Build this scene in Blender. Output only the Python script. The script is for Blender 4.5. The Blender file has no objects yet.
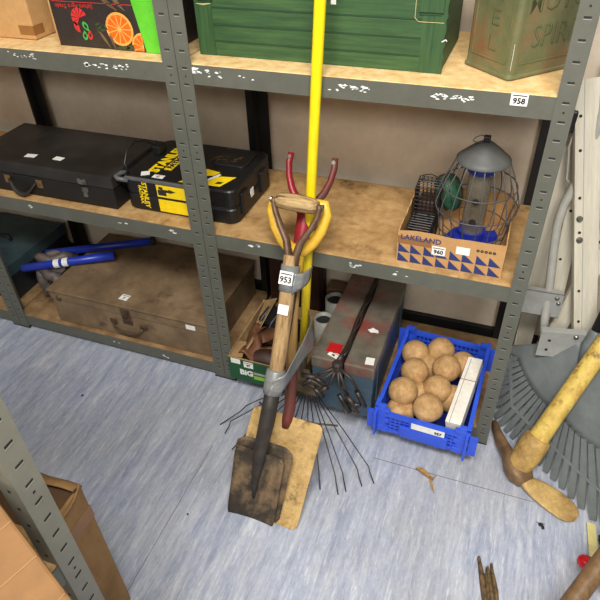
import bpy, math, random
from mathutils import Matrix, Vector, noise
random.seed(7)
sc = bpy.context.scene
col = sc.collection
PI = math.pi
V = Vector
# ------------------------------------------------------------------ materials
def lin(c):
    return tuple(((x/255)/12.92 if x/255 <= .04045 else ((x/255+.055)/1.055)**2.4) for x in c) + (1,)
MATS = {}
def pm(name, c1, c2=None, c3=None, rough=.6, metal=0, scale=8, stretch=(1,1,1), detail=6, bump=0, lo=.35, hi=.65,
       spots=None, spot_scale=20, spot_t=.68, spot_w=.04, alpha=1, trans=0, spec=.5, fine=.12):
    m = bpy.data.materials.new(name); m.use_nodes = True
    nt = m.node_tree; N = nt.nodes; L = nt.links
    b = N['Principled BSDF']
    b.inputs['Roughness'].default_value = rough
    b.inputs['Metallic'].default_value = metal
    b.inputs['Specular IOR Level'].default_value = spec
    c2 = c2 or tuple(max(0, x*.86) for x in c1)
    tc = N.new('ShaderNodeTexCoord'); mp = N.new('ShaderNodeMapping')
    mp.inputs['Scale'].default_value = stretch
    L.new(tc.outputs['Object'], mp.inputs['Vector'])
    nz = N.new('ShaderNodeTexNoise'); nz.inputs['Scale'].default_value = scale
    nz.inputs['Detail'].default_value = detail; nz.inputs['Roughness'].default_value = .62
    L.new(mp.outputs['Vector'], nz.inputs['Vector'])
    r = N.new('ShaderNodeValToRGB'); r.color_ramp.elements[0].position = lo; r.color_ramp.elements[1].position = hi
    r.color_ramp.elements[0].color = lin(c2); r.color_ramp.elements[1].color = lin(c1)
    if c3:
        e = r.color_ramp.elements.new((lo+hi)/2); e.color = lin(c3)
    L.new(nz.outputs['Fac'], r.inputs['Fac'])
    out = r.outputs['Color']
    if spots:
        n2 = N.new('ShaderNodeTexNoise'); n2.inputs['Scale'].default_value = spot_scale; n2.inputs['Detail'].default_value = 5
        n2.inputs['Roughness'].default_value = .7
        L.new(tc.outputs['Object'], n2.inputs['Vector'])
        r2 = N.new('ShaderNodeValToRGB'); r2.color_ramp.elements[0].position = spot_t-spot_w; r2.color_ramp.elements[1].position = spot_t+spot_w
        L.new(n2.outputs['Fac'], r2.inputs['Fac'])
        mx = N.new('ShaderNodeMix'); mx.data_type = 'RGBA'
        L.new(r2.outputs['Color'], mx.inputs['Factor']); L.new(out, mx.inputs['A']); mx.inputs['B'].default_value = lin(spots)
        out = mx.outputs['Result']
    if fine:
        n4 = N.new('ShaderNodeTexNoise'); n4.inputs['Scale'].default_value = scale*7; n4.inputs['Detail'].default_value = 6
        n4.inputs['Roughness'].default_value = .75
        L.new(mp.outputs['Vector'], n4.inputs['Vector'])
        r4 = N.new('ShaderNodeMapRange'); r4.inputs['From Min'].default_value = .3; r4.inputs['From Max'].default_value = .7
        r4.inputs['To Min'].default_value = 1-fine; r4.inputs['To Max'].default_value = 1+fine*.8
        L.new(n4.outputs['Fac'], r4.inputs['Value'])
        vm = N.new('ShaderNodeVectorMath'); vm.operation = 'SCALE'
        L.new(out, vm.inputs[0]); L.new(r4.outputs['Result'], vm.inputs['Scale']); out = vm.outputs['Vector']
    L.new(out, b.inputs['Base Color'])
    if bump:
        bp = N.new('ShaderNodeBump'); bp.inputs['Strength'].default_value = bump; bp.inputs['Distance'].default_value = .004
        L.new(nz.outputs['Fac'], bp.inputs['Height']); L.new(bp.outputs['Normal'], b.inputs['Normal'])
    if trans: b.inputs['Transmission Weight'].default_value = trans
    if alpha < 1: b.inputs['Alpha'].default_value = alpha
    MATS[name] = m
    return m
M = MATS
pm('rack_paint', (97,98,88), (89,90,80), rough=.42, scale=3, bump=0)
pm('rack_paint_lit', (132,131,117), (122,121,108), rough=.42, scale=3)  # same rack paint, lightened to put stronger foreground light into the colour
pm('rack_lip', (160,160,146), rough=.4)
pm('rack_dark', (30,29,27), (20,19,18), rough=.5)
pm('slot_dark', (34,33,32), rough=.8)
pm('chipboard', (234,204,150), (208,168,108), (224,190,132), rough=.75, scale=34, detail=10, spots=(168,126,78), spot_scale=9, spot_t=.70, spot_w=.08)
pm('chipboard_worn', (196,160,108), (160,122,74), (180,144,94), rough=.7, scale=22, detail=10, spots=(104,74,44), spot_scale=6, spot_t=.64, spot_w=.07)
pm('chipboard_dark', (170,138,96), (128,98,64), (150,120,82), rough=.75, scale=18, detail=10, spots=(92,70,48), spot_scale=6, spot_t=.62, spot_w=.08)  # darker, browner board for the bottom shelves
pm('jerry_shadow', (88,94,62), (70,76,48), rough=.6, scale=12)  # darker can green, painted as shadow beneath the embossed letters
pm('scratch', (214,210,186), rough=.7)
pm('board_edge', (222,190,134), (190,150,96), rough=.8, scale=60)
pm('residue', (240,240,236), rough=.8)
pm('wall_paint', (218,204,184), (208,193,172), rough=.85, scale=1.6, spots=(120,108,95), spot_scale=14, spot_t=.76, spot_w=.03)
pm('skirting', (22,21,20), rough=.6)
pm('sticker', (238,238,232), (228,228,222), rough=.6)
pm('ink', (25,25,28), rough=.7)
pm('black_paint', (50,47,43), (27,25,23), rough=.42, scale=6, bump=.15, spots=(132,120,96), spot_scale=11, spot_t=.70, spot_w=.05)
pm('black_side', (26,25,24), (18,17,16), rough=.55, scale=10)
pm('black_plastic', (24,24,24), (19,19,19), rough=.45, scale=40)
pm('grey_plastic', (96,97,98), (84,85,86), rough=.5, scale=30)
pm('tool_yellow', (250,218,20), (240,205,14), rough=.45)
pm('brass', (160,128,82), (98,76,46), rough=.4, metal=.6, scale=60)
pm('steel', (150,148,140), (110,108,100), rough=.38, metal=.8, scale=40)
pm('leather_strap', (52,46,40), (30,27,24), rough=.6, scale=30)
pm('cardboard', (196,152,98), (178,134,84), rough=.8, scale=5, detail=8)
pm('cardboard_old', (164,128,82), (128,96,58), (150,115,72), rough=.85, scale=6, detail=8, stretch=(1,1,.5))
pm('cardboard_orange', (132,96,58), (108,76,44), (122,88,52), rough=.75, scale=4, detail=8)
pm('cardboard_crease', (150,112,72), rough=.8)
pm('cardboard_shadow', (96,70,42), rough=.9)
pm('cardboard_inner', (180,148,102), (140,110,70), rough=.9, scale=12)
pm('tape_brown', (150,104,56), (136,94,50), rough=.35, scale=6)
pm('print_black', (52,44,40), (40,34,31), rough=.5, scale=14)
pm('print_green', (98,196,48), (84,178,38), rough=.5, scale=6)
pm('print_red', (218,48,44), rough=.6)
pm('print_leaf', (68,178,74), rough=.6)
pm('print_leaf_dark', (58,74,40), rough=.6)
pm('orange_rind', (240,168,70), rough=.6)
pm('orange_flesh', (240,112,16), (226,92,8), rough=.5, scale=60)
pm('orange_pith', (248,170,86), rough=.6)
pm('green_wood', (62,94,50), (38,70,40), (50,82,45), rough=.6, scale=7, stretch=(1,1,14), detail=9)
pm('green_wood_post', (56,88,48), (34,66,36), (45,78,42), rough=.6, scale=7, stretch=(16,1,1), detail=9)
pm('green_dark', (34,66,36), rough=.7)
pm('kraft_edge', (190,178,120), rough=.8)
pm('jerry', (120,118,84), (90,94,62), (104,106,72), rough=.48, scale=9, detail=9, bump=.25, spots=(124,90,58), spot_scale=8, spot_t=.57, spot_w=.10)
pm('chest_wood', (136,114,86), (98,80,58), (118,97,71), rough=.7, scale=7, detail=9, bump=.1, spots=(70,52,36), spot_scale=8, spot_t=.66, spot_w=.09)
pm('chest_edge', (120,96,66), (84,64,44), rough=.7, scale=14)
pm('rust_metal', (112,92,70), (70,54,40), rough=.55, metal=.5, scale=40)
pm('blue_paint', (34,62,186), (24,46,150), rough=.35, scale=12)
pm('cast_iron', (118,108,104), (74,64,62), rough=.6, metal=.3, scale=30, bump=.3)
pm('teal_metal', (78,100,104), (56,76,82), rough=.45, metal=.2, scale=7)
pm('teal_dark', (30,40,44), (20,28,32), rough=.5, scale=7)
pm('box_green', (24,86,46), (18,72,38), rough=.55, scale=10)
pm('box_lime', (140,200,70), rough=.6)
pm('leather', (124,84,60), (92,58,40), rough=.55, scale=14, bump=.15)
pm('leather_dark', (70,42,30), (48,28,20), rough=.55, scale=20)
pm('grey_pot', (172,172,164), (148,148,140), rough=.5, scale=10)
pm('tb_top', (128,122,108), (96,90,80), rough=.42, metal=.15, scale=9, spots=(146,58,50), spot_scale=6.5, spot_t=.60, spot_w=.13)
pm('tb_body', (74,98,114), (58,78,92), rough=.45, metal=.1, scale=8, spots=(110,84,64), spot_scale=16, spot_t=.66, spot_w=.05)
pm('red_tag', (196,30,34), rough=.4)
pm('grapple', (30,28,27), (60,48,40), rough=.5, scale=40, lo=.3, hi=.75)
pm('crate_blue', (52,92,222), (44,80,206), rough=.35, scale=6)
pm('crate_in', (22,44,140), rough=.5)
pm('ball', (206,170,118), (158,122,76), (188,150,100), rough=.7, scale=22, detail=9, bump=.15, spots=(150,104,64), spot_scale=16, spot_t=.62, spot_w=.12)
pm('ball_cut', (206,170,118), (180,142,92), rough=.8, scale=30)
pm('white_block', (238,234,224), (222,216,204), rough=.6, scale=9, spots=(120,100,80), spot_scale=28, spot_t=.74, spot_w=.02)
pm('grip_wood', (184,156,108), (84,62,40), (152,122,80), rough=.75, scale=8, stretch=(1.0,14,14), detail=10, bump=.6, fine=.25, lo=.38, hi=.6)
pm('shaft_wood', (180,150,104), (120,92,60), (162,130,88), rough=.8, scale=11, stretch=(10,10,1.2), detail=12, bump=.6, fine=.3, lo=.34, hi=.6)
pm('shaft_dark', (96,76,58), (64,50,38), rough=.65, scale=9, stretch=(8,8,1))
pm('shaft_tan', (182,146,88), (150,114,62), rough=.6, scale=9, stretch=(8,8,1))
pm('strap_brown', (112,86,66), (80,58,44), rough=.5, metal=.3, scale=22)
pm('socket_black', (62,56,50), (36,32,29), rough=.6, scale=22, bump=.2)
pm('blade_dark', (88,77,62), (42,37,32), (66,57,47), rough=.65, metal=.15, scale=14, detail=9, bump=.3, spots=(150,122,88), spot_scale=7.5, spot_t=.56, spot_w=.10, fine=.28)
pm('blade_tan', (204,172,112), (168,134,78), (190,156,98), rough=.7, scale=16, detail=9, bump=.3, spots=(122,98,56), spot_scale=26, spot_t=.60, spot_w=.08, fine=.2)
pm('yellow_d', (232,188,62), (216,168,48), rough=.45, scale=10)
pm('red_paint', (150,26,40), (118,20,32), rough=.4, scale=12)
pm('red_worn', (108,44,40), (84,58,46), rough=.5, scale=16, lo=.3, hi=.6)
pm('yellow_pole', (246,222,24), (238,208,18), rough=.35, scale=10, stretch=(1,1,.3), spots=(86,74,20), spot_scale=30, spot_t=.72, spot_w=.02)
pm('duct_tape', (142,144,142), (118,120,120), rough=.38, metal=.25, scale=12, stretch=(1,1,3), bump=.3)
pm('wire_steel', (84,82,80), (56,50,46), rough=.5, metal=.5, scale=30)
pm('head_metal', (118,104,82), (84,70,52), rough=.6, metal=.3, scale=20)
pm('feeder_grey', (86,88,86), (74,76,75), rough=.55, scale=14)
pm('feeder_wire', (92,92,90), rough=.5, metal=.2)
pm('black_wire', (34,31,30), rough=.5)
pm('feeder_tube', (140,132,112), (96,90,78), rough=.25, scale=10, alpha=.6)
pm('feeder_blue', (30,48,160), rough=.4)
pm('net_green', (50,100,74), (32,74,52), rough=.5, scale=40)
pm('lake_blue', (40,54,110), (34,48,98), rough=.7)
pm('frame_beige', (206,200,182), (192,186,168), rough=.5, scale=4, stretch=(8,8,.6))
pm('frame_grey', (172,174,170), (156,158,155), rough=.45, metal=.2, scale=5)
pm('tube_grey', (170,170,162), (156,156,148), rough=.4, scale=6)
pm('fan_grey', (112,118,118), (98,104,104), rough=.5, scale=7)
pm('pick_handle', (216,190,96), (182,148,70), (206,176,88), rough=.6, scale=16, stretch=(3,3,1), detail=8, spots=(122,90,44), spot_scale=26, spot_t=.62, spot_w=.06)
pm('pick_collar', (204,172,98), (140,108,60), (180,146,82), rough=.65, scale=14, bump=.4, fine=.25)
pm('pick_head', (150,120,86), (104,78,54), rough=.55, metal=.3, scale=16, bump=.3)
pm('pick_adze', (196,164,102), (122,92,56), (170,138,84), rough=.6, scale=14, bump=.3, detail=9, fine=.25)
pm('bark', (120,98,62), (66,50,32), (98,78,48), rough=.9, scale=10, stretch=(9,9,.8), detail=9, bump=.6)
pm('leaf_dry', (184,146,78), (132,92,44), rough=.8, scale=50)
pm('shaft_brown', (128,98,64), (96,72,46), rough=.5, scale=8, stretch=(8,8,.7))
pm('plastic_red', (206,26,36), rough=.25)
pm('strip_yellow', (222,212,150), (206,194,128), rough=.6)
pm('stone_dark', (58,46,40), rough=.8)
# vinyl floor: marbled blue grey with streaks running away from the shelves and two sheet seams
ROT=.30
def floor_mat():
    m = bpy.data.materials.new('vinyl_floor'); m.use_nodes = True
    nt = m.node_tree; N = nt.nodes; L = nt.links; b = N['Principled BSDF']
    b.inputs['Roughness'].default_value = .42; b.inputs['Specular IOR Level'].default_value = .4
    tc = N.new('ShaderNodeTexCoord')
    def nz(scale, st, rot=0, det=8, dist=0):
        mp = N.new('ShaderNodeMapping'); mp.inputs['Scale'].default_value = st; mp.inputs['Rotation'].default_value = (0,0,rot)
        L.new(tc.outputs['Object'], mp.inputs['Vector'])
        n = N.new('ShaderNodeTexNoise'); n.inputs['Scale'].default_value = scale; n.inputs['Detail'].default_value = det
        n.inputs['Roughness'].default_value = .68; n.inputs['Distortion'].default_value = dist
        L.new(mp.outputs['Vector'], n.inputs['Vector']); return n
    n1 = nz(5, (8,1,1), ROT, 10, .5)
    r1 = N.new('ShaderNodeValToRGB'); e = r1.color_ramp.elements
    e[0].position = .28; e[0].color = lin((132,140,162)); e[1].position = .76; e[1].color = lin((208,211,217))
    k = e.new(.44); k.color = lin((154,163,184)); k = e.new(.58); k.color = lin((177,184,199))
    L.new(n1.outputs['Fac'], r1.inputs['Fac'])
    n2 = nz(1.7, (1,1,1), 0, 4)
    r2 = N.new('ShaderNodeValToRGB'); r2.color_ramp.elements[0].position = .42; r2.color_ramp.elements[1].position = .66
    L.new(n2.outputs['Fac'], r2.inputs['Fac'])
    mx = N.new('ShaderNodeMix'); mx.data_type = 'RGBA'
    s = N.new('ShaderNodeMath'); s.operation = 'MULTIPLY'; s.inputs[1].default_value = .5
    L.new(r2.outputs['Color'], s.inputs[0]); L.new(s.outputs[0], mx.inputs['Factor'])
    L.new(r1.outputs['Color'], mx.inputs['A']); mx.inputs['B'].default_value = lin((162,162,162))
    n3 = nz(14, (11,1,1), ROT+.03, 10, .7)
    r3 = N.new('ShaderNodeValToRGB'); r3.color_ramp.elements[0].position = .54; r3.color_ramp.elements[1].position = .66
    L.new(n3.outputs['Fac'], r3.inputs['Fac'])
    s3 = N.new('ShaderNodeMath'); s3.operation = 'MULTIPLY'; s3.inputs[1].default_value = .36
    L.new(r3.outputs['Color'], s3.inputs[0])
    mx2 = N.new('ShaderNodeMix'); mx2.data_type = 'RGBA'; L.new(s3.outputs[0], mx2.inputs['Factor'])
    L.new(mx.outputs['Result'], mx2.inputs['A']); mx2.inputs['B'].default_value = lin((236,236,238))
    n5 = nz(42, (3,1.2,1), ROT-.03, 10, .8)
    r5 = N.new('ShaderNodeMapRange'); r5.inputs['From Min'].default_value=.3; r5.inputs['From Max'].default_value=.7; r5.inputs['To Min'].default_value=.84; r5.inputs['To Max'].default_value=1.12
    L.new(n5.outputs['Fac'], r5.inputs['Value'])
    vm = N.new('ShaderNodeVectorMath'); vm.operation='SCALE'; L.new(mx2.outputs['Result'], vm.inputs[0]); L.new(r5.outputs['Result'], vm.inputs['Scale'])
    L.new(vm.outputs['Vector'], b.inputs['Base Color'])
    bp = N.new('ShaderNodeBump'); bp.inputs['Strength'].default_value = .08; bp.inputs['Distance'].default_value = .002
    L.new(n1.outputs['Fac'], bp.inputs['Height']); L.new(bp.outputs['Normal'], b.inputs['Normal'])
    MATS['vinyl_floor'] = m
floor_mat()
pm('seam', (112,100,84), rough=.8)
# ------------------------------------------------------------------ mesh builder
class MB:
    def __init__(s): s.v = []; s.f = []; s.m = []
    def add(s, vs, fs, m=0, X=None):
        o = len(s.v)
        for p in vs:
            p = V(p); s.v.append(X @ p if X is not None else p)
        for f in fs: s.f.append([i+o for i in f]); s.m.append(m)
        return s
    def box(s, x0, x1, y0, y1, z0, z1, m=0, X=None):
        vs = [(x0,y0,z0),(x1,y0,z0),(x1,y1,z0),(x0,y1,z0),(x0,y0,z1),(x1,y0,z1),(x1,y1,z1),(x0,y1,z1)]
        return s.add(vs, [(0,3,2,1),(4,5,6,7),(0,1,5,4),(1,2,6,5),(2,3,7,6),(3,0,4,7)], m, X)
    def prism(s, poly, z0, z1, m=0, X=None):
        n = len(poly)
        vs = [(x,y,z0) for x,y in poly] + [(x,y,z1) for x,y in poly]
        fs = [tuple(range(n-1,-1,-1)), tuple(range(n,2*n))] + [(i,(i+1)%n,n+(i+1)%n,n+i) for i in range(n)]
        return s.add(vs, fs, m, X)
    def tube(s, pts, r, n=10, m=0, X=None, flat=1.0, cap=True, closed=False):
        pts = [V(p) for p in pts]; N_ = len(pts)
        rs = r if isinstance(r, (list, tuple)) else [r]*N_
        vs = []; t0 = None; side = None
        for i, p in enumerate(pts):
            if closed: t = pts[(i+1)%N_]-pts[i-1]
            else: t = (pts[min(i+1,N_-1)]-pts[max(i-1,0)])
            t.normalize()
            if side is None:
                a = V((0,0,1)) if abs(t.z) < .9 else V((1,0,0))
                side = t.cross(a).normalized()
            else:
                side = (side - t*side.dot(t)).normalized()
            up = t.cross(side)
            for k in range(n):
                an = 2*PI*k/n
                vs.append(p + side*math.cos(an)*rs[i] + up*math.sin(an)*rs[i]*flat)
        fs = []
        for i in range(N_ if closed else N_-1):
            j = (i+1) % N_
            for k in range(n):
                l = (k+1) % n
                fs.append((i*n+k, i*n+l, j*n+l, j*n+k))
        if cap and not closed:
            fs.append(tuple(range(n-1,-1,-1))); fs.append(tuple((N_-1)*n+k for k in range(n)))
        return s.add(vs, fs, m, X)
    def loft(s, rings, m=0, X=None, cap=True):
        n = len(rings[0]); vs = [p for r in rings for p in r]; fs = []
        for i in range(len(rings)-1):
            for k in range(n):
                l = (k+1) % n
                fs.append((i*n+k, i*n+l, (i+1)*n+l, (i+1)*n+k))
        if cap:
            fs.append(tuple(range(n-1,-1,-1))); fs.append(tuple((len(rings)-1)*n+k for k in range(n)))
        return s.add(vs, fs, m, X)
    def lathe(s, prof, n=28, m=0, X=None, cap=True):
        rings = [[(r*math.cos(2*PI*k/n), r*math.sin(2*PI*k/n), z) for k in range(n)] for r, z in prof]
        return s.loft(rings, m, X, cap)
    def poly(s, pts, m=0, X=None): return s.add(pts, [tuple(range(len(pts)))], m, X)
    def grid(s, fn, nu, nv, m=0, X=None):
        vs = [fn(i/nu, j/nv) for i in range(nu+1) for j in range(nv+1)]
        fs = [(i*(nv+1)+j, (i+1)*(nv+1)+j, (i+1)*(nv+1)+j+1, i*(nv+1)+j+1) for i in range(nu) for j in range(nv)]
        return s.add(vs, fs, m, X)
    def build(s, name, mats, parent=None, loc=None, smooth=False, bevel=0, sub=0, solid=0, seg=2):
        me = bpy.data.meshes.new(name)
        me.from_pydata([tuple(p) for p in s.v], [], s.f)
        for k in (mats if isinstance(mats, (list, tuple)) else [mats]): me.materials.append(M[k])
        me.polygons.foreach_set('material_index', s.m)
        if smooth: me.polygons.foreach_set('use_smooth', [True]*len(me.polygons))
        me.update()
        o = bpy.data.objects.new(name, me); col.objects.link(o)
        if parent: o.parent = parent
        if loc is not None: o.location = loc
        if solid: 
            d = o.modifiers.new('solid', 'SOLIDIFY'); d.thickness = solid; d.offset = 0
        if bevel:
            d = o.modifiers.new('bevel', 'BEVEL'); d.width = bevel; d.segments = seg; d.limit_method = 'ANGLE'
        if sub:
            d = o.modifiers.new('sub', 'SUBSURF'); d.levels = sub; d.render_levels = sub
        return o
def tag(o, label, cat, group=None, kind=None):
    if label: o['label'] = label
    if cat: o['category'] = cat
    if group: o['group'] = group
    if kind: o['kind'] = kind
    return o
def thing(name, label, cat, mat=None, loc=(0,0,0), group=None):
    o = bpy.data.objects.new(name, None); col.objects.link(o); o.empty_display_size = .05
    o.matrix_world = mat if mat is not None else Matrix.Translation(V(loc))
    return tag(o, label, cat, group)
def struct(o): o['kind'] = 'structure'; return o
def frame(org, x, z):
    """matrix with given origin, local z along z and local x as near x as it can be"""
    z = V(z).normalized(); x = V(x); x = (x - z*x.dot(z)).normalized(); y = z.cross(x)
    m = Matrix((x, y, z)).transposed().to_4x4(); m.translation = V(org); return m
def plane_m(org, x, up):
    """text / sticker plane: x right, y up, z out"""
    x = V(x).normalized(); up = V(up); up = (up - x*up.dot(x)).normalized(); z = x.cross(up)
    m = Matrix((x, up, z)).transposed().to_4x4(); m.translation = V(org); return m
def text(body, size, X, mat, parent, name='lettering', shear=0, bold=0, sx=1, sy=1, label=None, align='CENTER'):
    cu = bpy.data.curves.new(name, 'FONT'); cu.body = body; cu.size = size; cu.align_x = align; cu.align_y = 'CENTER'
    cu.offset = bold; cu.shear = shear; cu.resolution_u = 2; cu.extrude = .0002
    t = bpy.data.objects.new(name, cu); col.objects.link(t)
    bpy.context.view_layer.update()
    me = bpy.data.meshes.new_from_object(t.evaluated_get(bpy.context.evaluated_depsgraph_get()))
    bpy.data.objects.remove(t); bpy.data.curves.remove(cu)
    me.transform(X @ Matrix.Diagonal((sx, sy, 1, 1)))
    me.materials.clear(); me.materials.append(M[mat]); me.name = name
    o = bpy.data.objects.new(name, me); col.objects.link(o); o.parent = parent
    if label: o['label'] = label
    return o
def sticker(parent, X, w, h, txt=None, name='price_sticker', ts=.5):
    b = MB().box(-w/2, w/2, -h/2, h/2, 0, .0006, X=X)
    s = b.build(name, 'sticker', parent)
    if txt:
        # small printed lines above the number
        b = MB()
        b.box(-w*.42, w*.42, h*.26, h*.34, .0007, .0009, X=X)
        b.build('printed_line', 'ink', s)
        text(txt, h*ts*1.25, X @ Matrix.Translation((0, -h*.14, .0008)), 'ink', s, 'lettering', bold=.0006)
    return s
FRONT = lambda x, y, z: plane_m((x, y, z), (1,0,0), (0,0,1))
TOP = lambda x, y, z, a=0: plane_m((x, y, z), (math.cos(a), math.sin(a), 0), (-math.sin(a), math.cos(a), 0))
def copy_tree(o, parent=None):
    c = o.copy(); col.objects.link(c)
    if parent: c.parent = parent
    for ch in list(o.children): copy_tree(ch, c)
    return c
# ------------------------------------------------------------------ room
Z1, Z2, Z3 = .0618, .6078, 1.0869
W, D, PW, HB, BT = .90, .44, .0385, .0467, .0015
WALL = .475
struct(MB().box(-3.2, 3.0, -3.4, WALL, -.05, 0).build('floor', 'vinyl_floor'))
struct(MB().box(-3.2, 3.0, WALL, WALL+.1, 0, 2.75).build('wall_back', 'wall_paint'))
struct(MB().box(-3.3, -3.2, -3.4, WALL, 0, 2.75).build('wall_left', 'wall_paint'))
b = MB().box(-3.2, 3.0, WALL-.016, WALL, 0, .085)
struct(b.build('baseboard_back', 'skirting', bevel=.003))
b = MB().box(.58, 1.05, -.1608, -.1592, .0, .0005); struct(b.build('trim_1', 'seam'))
b = MB().box(.0868, .0882, -3.4, -.28, .0, .0005); struct(b.build('trim_2', 'seam'))
# ------------------------------------------------------------------ shelving
def post_mesh(dx, dy, slots, dark):
    """L angle; corner at 0,0; flanges run dx along x and dy along y"""
    b = MB(); t = .002; H = 1.83
    x0, x1 = sorted((0, dx*PW)); b.box(x0, x1, min(0, dy*t), max(0, dy*t), 0, H)
    y0, y1 = sorted((dy*t, dy*PW)); b.box(min(0, dx*t), max(0, dx*t), y0, y1, 0, H)
    if slots:
        k = 0; z = .999-.0396*25
        e = .0004
        while z < H-.02:
            if z > .03:
                cx = dx*PW*.5
                yo = -dy*e
                b.box(cx-.0068, cx+.0068, min(yo, 0), max(yo, 0), z-.0018, z+.0026, 1)
                b.box(cx-.0072, cx+.0072, min(yo*1.6, 0), max(yo*1.6, 0), z-.0034, z-.0018, 2)
                # round rivet holes on the side flange, inside and out
                cy = dy*PW*.55
                b.box(min(-dx*e,dx*(t+e)), max(-dx*e,dx*(t+e)), cy-.0026, cy+.0026, z-.0024, z+.0030, 1)
                if k % 5 == 2:
                    b.box(cx-.002, cx+.002, min(yo, 0), max(yo, 0), z-.0215, z-.0175, 1)
            z += .0396; k += 1
    return b
def rack(root, levels, w=W, d=D, dark_back=True, paint='rack_paint'):
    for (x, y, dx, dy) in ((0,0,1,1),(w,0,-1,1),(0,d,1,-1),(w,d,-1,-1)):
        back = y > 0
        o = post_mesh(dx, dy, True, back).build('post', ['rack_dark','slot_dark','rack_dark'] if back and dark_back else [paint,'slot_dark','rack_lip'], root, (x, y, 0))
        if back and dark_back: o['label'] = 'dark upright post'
        b = MB().box(min(-dx*.0012, dx*.04), max(-dx*.0012, dx*.04), min(-dy*.0012, dy*.04), max(-dy*.0012, dy*.04), 0, .004)
        b.build('foot_cap', 'black_plastic', o)
    for zi, z in enumerate(levels):
        t = .0022
        b = MB(); b.box(t+.0003, w-t-.0003, t+.0002, t+.002, z-HB, z); b.box(t+.0003, w-t-.0003, t+.002, .03, z-HB, z-HB+.0015)
        b.box(t+.0003, w-t-.0003, t+.002, .030, z-.0128, z-.0113)
        b.build('front_beam', 'rack_paint', root)
        b = MB(); b.box(t+.0003, w-t-.0003, d-t-.002, d-t-.0002, z-HB, z); b.build('back_beam', 'rack_paint', root)
        for x in (t+.0003, w-t-.0021):
            b = MB(); b.box(x, x+.0018, .032, d-.01, z-HB, z-.012); b.build('side_beam', 'rack_paint', root)
        b = MB(); b.box(.0045, w-.0045, .0055, d-.0055, z-.0110, z+BT)
        b.build('shelf_board', ('chipboard_dark','chipboard_worn','chipboard')[min(zi,2)], root, bevel=.0012)
rr = thing('shelving_unit', 'grey metal shelving bay on the right holding the green crate-print box and rusty fuel can', 'shelves', loc=(0,0,0), group='grey boltless shelving bays')
rack(rr, (Z1, Z2, Z3))
rl = thing('shelving_unit', 'grey metal shelving bay on the left holding the flat black metal case and wooden chest', 'shelves', loc=(-W-.0018,0,0), group='grey boltless shelving bays')
rack(rl, (Z1, Z2-.001, Z3-.001))
r3 = thing('shelving_unit', 'grey metal shelving bay at the far left edge holding the teal metal toolbox', 'shelves', loc=(-2*W-.0036,0,0), group='grey boltless shelving bays')
rack(r3, (Z1, Z2, Z3))
# torn white label residue on the beams
def residue(root, x0, z0, n, spread, sz, seed):
    rnd = random.Random(seed); b = MB()
    for i in range(n):
        cx = x0 + rnd.uniform(-spread, spread); cz = z0 + rnd.uniform(-.007, .007)
        r = sz*1.35*rnd.uniform(.3, 1); k = 9
        b.poly([(cx + r*rnd.uniform(.45,1.25)*1.5*math.cos(-a*2*PI/k), .0018, cz + r*.62*rnd.uniform(.4,1.2)*math.sin(-a*2*PI/k)) for a in range(k)])
    b.build('label_residue', 'residue', root)
residue(rr, .050, 1.073, 4, .010, .0065, 1); residue(rr, .088, 1.070, 9, .028, .0035, 2)
residue(rr, .19, 1.068, 3, .03, .003, 3); residue(rr, .43, 1.066, 14, .05, .0048, 4); residue(rr, .655, 1.068, 20, .045, .0045, 5)
residue(rr, .165, .593, 5, .015, .005, 6); residue(rr, .462, .590, 8, .018, .006, 7); residue(rr, .585, .588, 3, .02, .004, 8)
residue(rl, .43, 1.072, 14, .045, .0030, 9); residue(rl, .632, 1.068, 4, .008, .0065, 10); residue(rl, .70, 1.066, 20, .07, .0032, 11)
residue(rl, .27, .588, 4, .012, .0065, 12); residue(rl, .62, .585, 3, .02, .004, 13); residue(rl, .80, .592, 4, .010, .006, 14)
residue(rl, .66, .035, 3, .012, .005, 15); residue(rl, .47, .040, 3, .03, .004, 16)
X = FRONT(.792, -.0002+.0016, Z3-.010)
sticker(rr, X, .034, .026, '958', 'price_sticker')
z1, z2, z3 = Z1+BT+.0006, Z2+BT+.0006, Z3+BT+.0006
# ------------------------------------------------------------------ top shelf
t = thing('cardboard_box', 'plain brown cardboard box on the top shelf beside the orange-print fruit box', 'box', loc=(-.66,.22,z3-.0003))
b = MB().box(-.21,.178,-.14,.15,0,.30); b.build('body','cardboard',t,bevel=.003)
MB().box(.13,.1788,-.1406,-.10,.012,.036).build('tape_patch','tape_brown',t)
MB().box(-.2106,.1786,-.1406,.1506,.292,.3006).box(-.211,.179,-.02,.03,.3,.301,1).build('flap',['cardboard','tape_brown'],t)

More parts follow.
